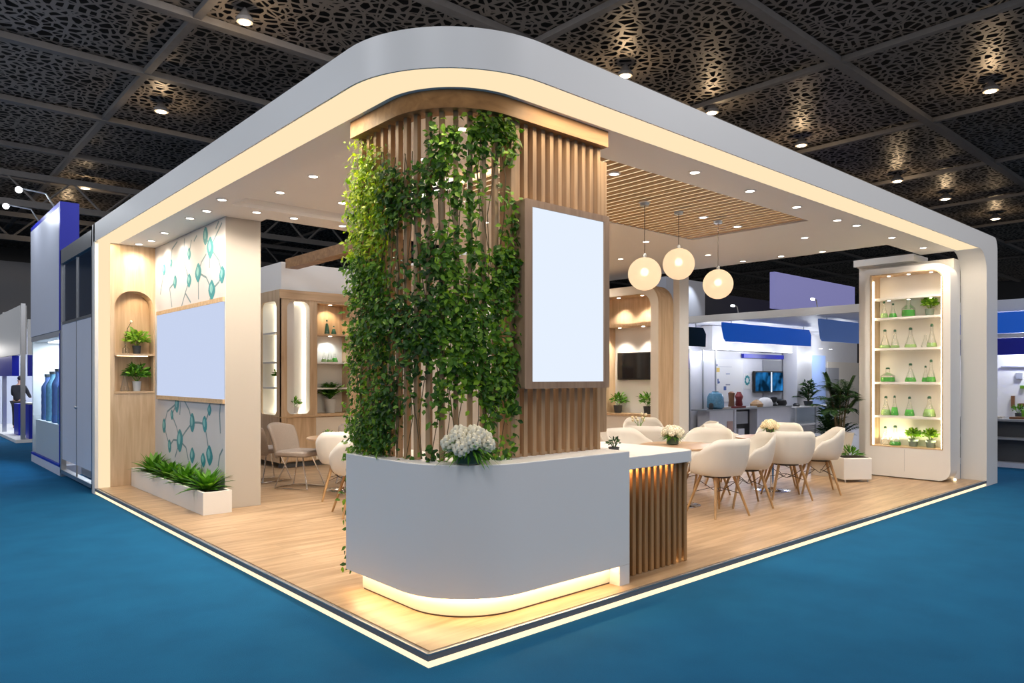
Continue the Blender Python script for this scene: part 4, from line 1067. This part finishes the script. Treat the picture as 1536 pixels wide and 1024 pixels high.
build('top', box(.0,10.93,2.40,1.3,13.88,2.50), 'grey', sc_)
eb = MB(); eb.box(-.005,10.92,.17,.05,10.97,2.45); eb.box(-.005,10.92,.15,.04,13.88,.19); build('edge_trim', eb, 'blue', sc_)
build('pane', box(.005,10.98,.19,.013,13.85,2.40), 'pane', sc_)
build('glass_shelf', box(.25,11.1,2.0,1.2,13.7,2.015), 'pane', sc_)
build('ceiling_strip', box(.25,11.2,2.385,.6,13.6,2.398), 'coolamp', sc_)
lamp('showcase_lamp', 'AREA', (.6,12.4,2.36), 75, (.88,.95,1), sc_, shape='RECTANGLE', size=.6, size_y=2.4)
for i, (y, h, r, m_, lab) in enumerate([(11.55,.85,.12,'carboy','tall blue ribbed bottle in the showcase, nearest the blue edge post'), (12.15,.95,.14,'steelblue','tall steel-blue instrument second in the showcase'), (12.8,.9,.16,'carboy','blue lattice model in the middle of the showcase'), (13.35,.85,.15,'steelblue','blue cylinder at the far end of the showcase')]):
    r *= .75; xb = .06+r+.012*(y-11)
    t = thing('display_bottle', lab, 'bottle', (xb,y,.852), 'showcase exhibits')
    build('body', MB().lathe([(r*.9,0),(r,.02)]+[(r*(.94+.06*(k%2)), .02+h*.75*k/10) for k in range(1,11)]+[(r*.4,h*.9),(r*.4,h)], 18, (xb,y,.852)), m_, t, smooth=True)
    build('cap', MB().lathe([(r*.5,h),(r*.5,h+.05),(.001,h+.05)], 14, (xb,y,.852)), 'potdark', t)

# far aisle stand with blue counter and visitors
fs_ = thing('blue_stand', 'distant white stand with royal blue header panels along the aisle', 'stand', (1.5,21,0))
build('header_wall', box(.45,18.9,2.28,.6,27,3.55), 'white', fs_); build('header_wall', box(.62,18.86,2.28,2.6,18.96,3.2), 'white', fs_)
build('blue_panel', box(.44,20.2,1.72,.60,25,2.27), 'blue', fs_); build('blue_panel', box(.62,18.85,1.72,2.6,18.95,2.27), 'blue', fs_)
for (x, y) in ((.52,18.92),(.52,22.4),(.5,26.5)): build('post', box(x-.05,y-.05,0,x+.05,y+.05,3.6), 'steel', fs_)
build('back_wall', box(2.6,18.9,0,2.7,27,3.4), 'cool', fs_); build('end_wall', box(.5,26.9,0,2.7,27,3.4), 'cool', fs_)
build('base', box(.35,18.8,0,2.7,27,.08), 'white', fs_)
lamp('stand_lamp', 'AREA', (1.5,22.5,3.2), 170, (.85,.92,1), fs_, shape='RECTANGLE', size=1.4, size_y=6)
bcn = thing('blue_counter', 'royal blue counter on the distant stand, before the visitors', 'counter', (1.1,19.5,.08))
build('body', box(.66,18.98,.08,1.9,19.5,.98), 'blue', bcn); build('top', box(.64,18.96,.98,1.92,19.52,1.02), 'white', bcn)
solo('blue_bin', box(.62,20.5,.08,.95,21.3,.95), 'blue', 'narrow royal blue cabinet behind the blue counter corner', 'cabinet')
def person(label, loc, rz, h=1.68, lean=.1):
    t = thing('person', label, 'person', loc, None, None, 0)
    k = h/1.72; ca, sa = math.cos(rz), math.sin(rz)
    def W(x, y, z): return (loc[0]+(x*ca-y*sa)*k, loc[1]+(x*sa+y*ca)*k, loc[2]+z*k)
    def skin_mesh(name, pts_, eds, rad, m, root=0):
        me = bpy.data.meshes.new(name); rl_ = root_loc(t)
        me.from_pydata([Vector(W(*p))-rl_ for p in pts_], eds, [])
        o = bpy.data.objects.new(name, me); COL.objects.link(o); o.parent = t; me.materials.append(M[m])
        md = o.modifiers.new('skin', 'SKIN'); md.use_smooth_shade = True
        for i, sv in enumerate(me.skin_vertices[0].data):
            r = rad[i]; sv.radius = (r*k, r*k) if not isinstance(r, tuple) else (r[0]*k, r[1]*k); sv.use_root = (i == root)
        sd = o.modifiers.new('sub', 'SUBSURF'); sd.levels = 2; sd.render_levels = 2
        return o
    # body: pelvis, spine, neck, head, arms with hands, legs with feet
    B = [(0,0,.92),(0,.02,1.12),(0,.04+lean*.3,1.36),(0,.05+lean*.6,1.47),(0,.07+lean,1.55),(0,.09+lean,1.66),
         (.17,.03+lean*.4,1.40),(.23,.10+lean,1.14),(.17,.34+lean,1.05),(.15,.43+lean,1.05),
         (-.17,.03+lean*.4,1.40),(-.24,.08+lean,1.14),(-.15,.33+lean,1.07),(-.13,.42+lean,1.07),
         (.09,0,.86),(.10,.02,.48),(.10,-.02,.08),(.11,.13,.03),(-.09,0,.86),(-.10,.02,.48),(-.10,-.02,.08),(-.11,.13,.03)]
    E_ = [(0,1),(1,2),(2,3),(3,4),(4,5),(2,6),(6,7),(7,8),(8,9),(2,10),(10,11),(11,12),(12,13),(0,14),(14,15),(15,16),(16,17),(0,18),(18,19),(19,20),(20,21)]
    Rr = [.12,.11,.12,.055,.085,.08,.055,.042,.033,.03,.055,.042,.033,.03,.08,.055,.04,.035,.08,.055,.04,.035]
    skin_mesh('body', B, E_, Rr, 'skin')
    C_ = [(0,0,.88),(0,.02,1.12),(0,.04+lean*.3,1.36),(0,.05+lean*.5,1.45),(.18,.03+lean*.4,1.40),(.24,.10+lean,1.14),(.18,.31+lean,1.055),(-.18,.03+lean*.4,1.40),(-.25,.08+lean,1.14),(-.16,.30+lean,1.075)]
    skin_mesh('jacket', C_, [(0,1),(1,2),(2,3),(2,4),(4,5),(5,6),(2,7),(7,8),(8,9)], [.15,.14,.145,.08,.075,.06,.05,.075,.06,.05], 'cloth')
    T_ = [(0,0,.90),(.095,0,.84),(.10,.02,.48),(.10,-.01,.09),(-.095,0,.84),(-.10,.02,.48),(-.10,-.01,.09)]
    skin_mesh('trousers', T_, [(0,1),(1,2),(2,3),(0,4),(4,5),(5,6)], [.14,.105,.08,.065,.105,.08,.065], 'cloth')
    for sx in (-1,1):
        build('shoe', MB().ball(W(sx*.11,.08,.05), .075*k, 10, 6, .6), 'black', t, smooth=True)
    hd = W(0,.085+lean,1.66)
    build('hair', MB().ball((hd[0]-.02*-sa*0,hd[1],hd[2]+.035), .100*k, 14, 8, .9), 'hair', t, smooth=True)
    fc = W(0,.165+lean,1.60)
    build('nose', MB().ball(fc, .016*k, 8, 5), 'skin', t, smooth=True)
    for sx in (-1,1):
        build('eye', MB().ball(W(sx*.032,.155+lean,1.63), .010*k, 8, 5), 'black', t)
        build('ear', MB().ball(W(sx*.088,.08+lean,1.61), .02*k, 8, 5, 1.4), 'skin', t)
    return t
person('person in black clothing standing by the aisle before the distant blue stand', (1.0,23.6,.08), -.6, 1.60)
person('person in dark clothing bending over the distant blue counter', (1.2,19.95,.08), PI*.95, 1.62, .18)
for i, (x, y, m_, lab) in enumerate(((1.0,19.2,'red','red product on the distant blue counter'), (1.25,19.25,'brown','brown product on the distant blue counter'))):
    solo('counter_product', MB().lathe([(.07,0),(.09,.04),(.06,.14),(.02,.16)], 12, (x,y,1.02)), m_, lab, 'product', 'products on the distant counter', smooth=True)
struct('wall_far_stand', box(-14,34,0,.3,34.3,3.4), 'grey', 'grey hall partition far down the aisle', 'wall')
struct('wall_far_bulkhead', box(-12,38,3.4,6,38.3,7.2), 'grey', 'grey bulkhead above the far aisle stands', 'wall')
st2 = thing('far_white_stand', 'white stand far down the aisle beyond the blue header', 'stand', (-.3,29,0))
build('wall', box(-.5,28,0,.4,28.2,3.0), 'white', st2); build('fascia', box(-.6,27.9,2.3,.4,28.0,3.0), 'grey', st2); build('counter', box(-.5,27.2,0,.3,27.7,1.0), 'steelblue', st2)
lamp('stand_lamp', 'POINT', (-.1,26.9,2.6), 40, (1,.95,.9), st2, shadow_soft_size=.2)

# neighbour stand across the aisle (seen through the open side)
nb = thing('neighbour_stand', 'white neighbouring stand across the aisle with grey walls and cream lintel', 'stand', (15,6,0))
build('lintel', box(11.95,1.6,2.965,12.15,8.2,3.12), 'white', nb)
for y in (1.7,8.1): build('post', box(11.95,y-.06,0,12.15,y+.06,2.965), 'potwhite', nb)
build('ceiling_grid', box(12.15,1.6,3.08,21,8.0,3.11), 'neutral', nb)
build('back_wall', box(12.2,7.6,0,24,7.7,3.08), 'neutral', nb)
build('header', box(14.2,7.25,2.42,19.0,7.6,3.06), 'white', nb)
build('pillar', box(18.55,7.1,0,19.5,7.55,2.7), 'neutral', nb)
build('grey_panel', box(17.4,7.57,.8,18.5,7.598,2.2), 'grey', nb)
build('blue_strip', box(16.2,7.5,2.24,18.5,7.58,2.36), 'blue', nb)
build('lit_panel', box(19.6,7.5,.4,21.3,7.59,2.4), plain('pale_blue_panel',(.36,.50,.86),.5), nb)
build('beige_panel', box(21.6,7.55,0,24,7.598,2.2), 'potwhite', nb); build('door_frame', box(21.5,7.5,0,22.3,7.58,2.0), 'grey', nb)
build('white_cupboard', box(13.1,7.2,0,14.25,7.55,2.35), 'neutral', nb)
for x in (13.08,13.68,14.27): build('cupboard_edge', box(x-.02,7.18,0,x+.02,7.2,2.4), 'steel', nb)
build('blue_square', box(12.55,7.15,1.9,13.0,7.2,2.3), 'blue', nb)
build('floor_base', box(12.0,1.6,0,24,7.6,.03), 'neutral', nb)
for x in (14.8,15.5,16.2,17.2,18.2,20.2,20.9): 
    build('spot_lens', MB().lathe([(.001,-.004),(.05,-.004),(.05,.0)], 12, (x,7.15,2.43 if x<19 else 2.6)), 'coolamp', nb)
for x,y,e in ((14.6,6.75,26),(16.3,6.75,24),(18.2,6.5,24),(20.5,6.6,48),(13.3,6.75,22)):
    lamp('stand_lamp', 'POINT', (x,y,2.35), e, (.90,.94,1), nb, shadow_soft_size=.12)
def banner(name, lab, x0, x1, y, z0, z1, m):
    pts_ = rrect(x0,x1,z0,z1,.0,4)
    k = .10*(x1-x0)/2+.08
    pts_ = [(x0,z1),(x0+.0,z1-.1),(x0+.10,z0+.06),(x0+.18,z0),(x1-.02,z0),(x1,z1-.15),(x1-.12,z1)]
    t = thing(name, lab, 'banner', ((x0+x1)/2,y,z0), 'hanging banners of the neighbouring stand')
    build('panel', MB().prism(pts_, y, y+.05, 'y'), m, t)
    hg = MB()
    for x in (x0+.4,x1-.4): hg.tube([(x,y+.025,z1-.02),(x,y+.025,3.09)], .012, 6)
    build('hanger', hg, 'steel', t)
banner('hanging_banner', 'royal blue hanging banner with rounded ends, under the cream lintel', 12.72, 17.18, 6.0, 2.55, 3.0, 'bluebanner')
banner('hanging_banner', 'dark teal hanging banner beside the oak alcove pillar', 11.3, 12.95, 6.62, 2.44, 2.9, 'teal_dark')
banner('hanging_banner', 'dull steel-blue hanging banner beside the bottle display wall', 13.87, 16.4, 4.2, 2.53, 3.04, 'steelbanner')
vt = thing('blue_video_screen', 'television showing blue abstract image on the neighbouring stand', 'television', (17.7,7.52,1.25))
build('cabinet', box(16.78,7.49,1.24,18.44,7.56,1.87), 'black', vt)
build('display', box(16.82,7.482,1.28,18.40,7.49,1.83), 'video', vt); build('bright_bar', box(17.68,7.476,1.24,17.75,7.482,1.84), 'sscreen', vt)
cu = thing('white_counter', 'white demonstration counter with dark open bay on the neighbouring stand', 'counter', (15.5,6.9,0))
build('top', box(13.1,6.7,.84,17.5,7.15,.875), 'steel', cu)
build('end_panel', box(13.3,6.75,0,14.4,7.1,.84), 'neutral', cu); build('open_bay', box(14.5,6.95,0,15.6,7.1,.84), 'black', cu)
build('divider', box(14.42,6.72,0,14.5,7.1,.84), 'neutral', cu); build('divider', box(15.55,6.72,0,15.63,7.1,.84), 'neutral', cu)
build('equipment', box(14.65,6.8,.45,15.2,6.95,.78), 'grey', cu); build('equipment', box(14.7,6.78,.02,15.0,6.95,.32), 'neutral', cu)
build('rose_panel', box(14.1,6.73,0,14.35,6.75,.55), 'rose', cu)
build('front_panel', box(15.63,6.75,0,17.5,7.1,.84), 'neutral', cu)
gcn = thing('glass_counter', 'glass-fronted lit counter under the pillar of the neighbouring stand', 'counter', (18.5,6.8,0))
build('top', box(17.5,6.6,.80,20.0,7.1,.83), 'white', gcn); build('lower_shelf', box(17.5,6.62,.28,20.0,7.05,.33), 'white', gcn)
build('glass_front', box(17.55,6.61,.33,19.95,6.62,.80), 'pane', gcn); build('back', box(17.5,7.06,0,20.0,7.1,.8), 'neutral', gcn)
for x in (17.52,18.75,19.97): build('post', box(x-.02,6.6,0,x+.02,6.65,.8), 'steel', gcn)
def prod(nm, lab, prof, x, y, z, m): solo(nm, MB().lathe(prof, 16, (x,y,z)), m, lab, 'product', 'products on the demonstration counter', smooth=True)
prod('carboy', 'blue-tinted round carboy on the demonstration counter', [(.17,0),(.22,.05),(.21,.30),(.16,.40),(.08,.43),(.08,.45)], 13.80, 6.9, .876, 'carboy')
prod('small_pot', 'little dark pot beside the blue carboy', [(.05,0),(.06,.12),(.03,.16)], 13.48, 6.82, .876, 'potdark')
prod('brown_bottle', 'tall brown bottle on the demonstration counter', [(.09,0),(.07,.2),(.09,.40),(.03,.44)], 14.56, 6.9, .876, 'brown')
prod('red_pump', 'black and dark red pump on the demonstration counter', [(.06,0),(.10,.08),(.08,.2),(.11,.30),(.05,.42)], 14.93, 6.9, .876, 'red')
prod('beige_model', 'beige and brown model piece on the demonstration counter', [(.16,0),(.18,.08),(.10,.16),(.02,.2)], 15.75, 6.85, .876, 'legwood')
prod('white_dome', 'white domed cover on the demonstration counter', [(.2,0),(.2,.1),(.16,.2),(.06,.25),(.001,.255)], 16.3, 6.9, .876, 'white')
prod('black_camera', 'black camera-like device standing on the demonstration counter', [(.10,0),(.12,.05),(.07,.1),(.10,.16),(.09,.24),(.03,.26)], 16.78, 6.9, .876, 'black')
prod('black_bag', 'rounded black bag beside the black device on the counter', [(.15,0),(.18,.06),(.16,.15),(.06,.19)], 17.15, 6.9, .876, 'black')
prod('black_mouse', 'small black rounded object on the glass counter', [(.09,0),(.1,.05),(.05,.1)], 17.9, 6.8, .832, 'black')
for i,(x,w,h,m_,lab) in enumerate(((14.05,.4,.05,'potwhite','cream papers fanned on the demonstration counter'),(14.72,.5,.05,'red','flat red kit lying on the demonstration counter'),(15.35,.4,.03,'white','white brochure on the demonstration counter'))):
    solo('brochure', box(x-w/2,6.72,.876,x+w/2,6.85,.876+h), m_, lab, 'brochure', 'papers on the demonstration counter')
po = thing('wall_poster', 'white wall poster with small blue and yellow marks above the demonstration counter', 'poster', (15.2,7.59,1.1))
build('sheet', box(14.42,7.585,1.0,16.3,7.598,2.2), 'white', po)
pr1 = MB(); pr2 = MB(); pr3 = MB()
for (x,z,w,h) in ((14.75,2.05,.10,.09),(14.90,2.02,.16,.05),(15.0,1.58,.05,.14),(15.06,1.55,.05,.05),(15.35,1.38,.13,.11),(15.5,1.78,.2,.02),(14.85,1.9,.03,.03)): pr1.box(x-w/2,7.582,z-h/2,x+w/2,7.585,z+h/2)
pr2.box(14.92,7.582,1.83,15.08,7.585,1.95); pr2.box(15.05,7.582,1.05,15.2,7.585,1.2)
for (x,z,w,h) in ((15.3,1.98,.8,.006),(15.5,1.48,.22,.03),(14.75,1.48,.5,.006),(14.85,1.75,.006,.5)): pr3.box(x-w/2,7.582,z-h/2,x+w/2,7.585,z+h/2)
build('mark', pr1, 'print_blue', po); build('mark', pr2, 'print_yellow', po); build('mark', pr3, 'print_grey', po)
p2 = thing('flower_poster', 'small poster with teal flower print beside the blue television', 'poster', (16.55,7.58,1.4))
build('sheet', box(16.35,7.585,1.35,16.7,7.598,1.80), 'white', p2); tl = MB()
for i in range(9):
    a = i*.7; tl.add([(16.52+.11*math.cos(a)+.045*math.cos(b),7.58,1.60+.11*math.sin(a)+.045*math.sin(b)) for b in [k*PI/3 for k in range(6)]], [tuple(range(6))])
build('flower_print', tl, 'teal', p2, fix=False)
def bgplant(lab, loc, ph, pr, h, n, m_='darkleaf'):
    t = thing('palm_plant', lab, 'plant', loc); x,y,z = loc
    build('pot', MB().lathe([(pr*.75,0),(pr,ph),(pr*.85,ph),(pr*.85,ph-.03)], 18, loc), 'potdark', t, smooth=True)
    mb = MB(); fronds(mb, (x,y,z+ph), n, h, .05, (.6,1.45), 9, h*.28)
    for k in range(3): bush(mb, (x,y,z+ph+h*(.35+.2*k)), h*.3, 60, .13, .045)
    build('foliage', mb, m_, t, fix=False)
    build('stem', MB().tube([(x,y,z+ph-.05),(x,y,z+ph+h*.5)], .02, 6), 'stem', t)
bgplant('dark leafy plant standing on the glass counter end', (18.75,6.85,.832), .14, .14, .62, 12)
bgplant('dark bushy floor palm across the aisle behind the low bench', (12.5,3.3,0), .28, .18, .85, 22)
# taller signs and equipment above the neighbouring stand
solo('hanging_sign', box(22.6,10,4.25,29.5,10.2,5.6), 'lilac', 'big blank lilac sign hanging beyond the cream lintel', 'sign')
wb = thing('white_header_box', 'white high header box lit by one spot, behind the opal pendants', 'header', (17.2,10.4,3.4))
build('box', box(16.2,10.2,3.5,18.35,11,4.85), 'cool', wb)
for x in (16.3,18.25): build('post', box(x-.05,10.6,0,x+.05,10.7,3.5), 'steel', wb)
lamp('header_lamp', 'SPOT', (17.4,9.5,4.9), 50, (.9,.95,1), wb, spot_size=math.radians(70), spot_blend=.6, shadow_soft_size=.05).rotation_euler = (math.radians(38),0,0)
solo('dark_screen_wall', box(18.6,12,2.6,27,12.3,4.9), 'darkgrey', 'dark grey panelled wall rising beyond the cream lintel', 'wall panel')
for i,(y,) in enumerate(((3.4,),(5.2,),(6.6,))):
    t = thing('clip_light', ('first arm light clipped on the cream lintel, nearest the display','second arm light clipped on the cream lintel','third arm light clipped on the cream lintel, nearest the alcove')[i], 'light', (12.05,y,3.12), 'arm lights on the lintel')
    build('arm', MB().tube([(12.05,y,3.12),(12.0,y,3.26),(11.8,y-.05,3.28)], .012, 6), 'steel', t)
    build('head', MB().obox((11.74,y-.05),(1,0),(0,1),3.245,3.28,.05,.02), 'coolamp', t)

# stand at the far end past the portal leg
rs = thing('side_stand', 'white stand with blue fascia panels beyond the booth end', 'stand', (14,-.5,0))
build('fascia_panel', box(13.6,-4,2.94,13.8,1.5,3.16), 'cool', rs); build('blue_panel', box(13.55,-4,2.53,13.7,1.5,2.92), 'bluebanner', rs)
build('white_strip', box(13.6,-4,2.44,13.8,1.5,2.52), 'white', rs); build('royal_panel', box(13.56,-4,2.12,13.7,1.5,2.43), 'blue', rs)
build('back_wall', box(14.5,-4,0,14.6,1.5,2.94), 'white', rs); build('side_post', box(13.6,-.16,0,13.7,-.08,2.12), 'cool', rs); build('end_wall', box(13.6,1.4,0,14.6,1.5,2.94), 'white', rs)
ctn = build('worktop', box(13.55,-4,.86,14.5,1.4,.90), 'grey', rs); build('counter_front', box(13.75,-4,0,13.8,1.4,.86), 'darkgrey', rs); build('shelf', box(13.5,-4,.52,13.78,1.4,.56), 'grey', rs); build('base', box(13.5,-4,0,13.75,1.4,.09), 'cool', rs)
lamp('stand_lamp', 'POINT', (14.1,.2,2.3), 45, (.9,.95,1), rs, shadow_soft_size=.1)
for x_,(y,z,w,h,m_) in enumerate(((.55,1.9,.5,.02,'print_grey'),(.5,1.72,.1,.12,'print_grey'),(.45,1.5,.06,.06,'lime'),(.25,1.5,.3,.03,'print_grey'),(.05,1.32,.12,.2,'teal_dark'),(.6,1.2,.06,.25,'brown'),(.35,1.15,.3,.06,'brown'),(.1,1.0,.2,.06,'potdark'),(.4,.98,.12,.14,'lime'))):
    solo('display_tool', box(14.44,y-w/2,z-h/2,14.49,y+w/2,z+h/2), m_, ['long grey rail tool','short grey hanging tool','little green tag','thin grey label bar','dark teal tool','tall brown instrument','flat brown instrument','dark low box','green small box'][x_]+' on the side stand wall', 'tool', 'tools on the side stand wall')
for i,(y,m_) in enumerate(((.75,'potwhite'),(.35,'brown'),(.1,'legwood'))):
    solo('sample_tray', box(13.75,y-.14,.901,14.0,y+.14,.94), m_, ('cream sample tray on the side stand worktop','brown sample tray on the side stand worktop','tan sample tray on the side stand worktop')[i], 'tray', 'sample trays')
potted('small green plant on the side stand worktop', (14.2,.45,.901), .06,.1,.12,'leaf','potdark',50,'plants on the side stand')

# ================================================================== 11. LIGHT AND CAMERA
w = bpy.data.worlds.new('hall_air'); SC.world = w; w.use_nodes = True
bg = w.node_tree.nodes['Background']; bg.inputs['Color'].default_value = (1,.965,.95,1); bg.inputs['Strength'].default_value = .44
for (x,y,e,c_) in ((-6,-3,700,(.92,.95,1)),(-9,5,1100,(.90,.93,1)),(2.2,7.3,900,(.97,.97,1)),(-6,23,1000,(.92,.95,1)),(4.5,-6,620,(.98,.96,1)),(11,-7,760,(1,.96,.94)),(-8,13,900,(.86,.91,1)),(-4,-9,420,(.85,.9,1))):  # added fill lights out of view, without fixtures
    o = lamp('hall_fill', 'AREA', (x,y,8.6), e*.26, c_, None, shape='DISK', size=2.4); aim(o, (0,y,2) if (x < -7 or y > 20) else (x*.35+1,y*.35+2.2,1.5) if x != 2.2 else (3,8.8,3))
# strip lamps in the canopy light band
for (x,y,sx,sy) in ((5.6,.17,9.0,.2),(.17,4.8,.2,7.0)):
    o = lamp('band_lamp', 'AREA', (x,y,3.655), 80, (1,.80,.54), can, shape='RECTANGLE', size=sx, size_y=sy)
# spots tucked in the screen top over the climbers
for (x,y,e) in ((.15,1.36,34),(.40,.42,16),(.98,.15,18)):
    o = lamp('climber_spot', 'SPOT', (x,y,3.64), e, (1,.84,.52), can, spot_size=math.radians(75), spot_blend=.7, shadow_soft_size=.05)
o = lamp('lounge_fill', 'AREA', (1.6,2.6,3.74), 95, (1,.90,.76), can, shape='RECTANGLE', size=1.2, size_y=2.4)  # added area light without fixture, brightens the lounge behind the slats

cd = bpy.data.cameras.new('camera'); cam = bpy.data.objects.new('camera', cd); COL.objects.link(cam)
cam.location = CAM; cam.rotation_euler = (PI/2, 0, math.atan2(-FW[0], FW[1]))
cd.sensor_width = 36; cd.lens = 36*1079/1536; cd.shift_y = 53/1536; cd.clip_end = 200; cd.clip_start = .05
SC.camera = cam
SC.view_settings.view_transform = 'Standard'; SC.view_settings.look = 'None'; SC.view_settings.exposure = 0; SC.view_settings.gamma = 1
SC.view_settings.use_curve_mapping = False
SC.cycles.use_denoising = True; SC.cycles.max_bounces = 8; SC.cycles.transparent_max_bounces = 16; SC.cycles.diffuse_bounces = 4; SC.cycles.sample_clamp_indirect = 6
SC.cycles.caustics_refractive = False; SC.cycles.caustics_reflective = False
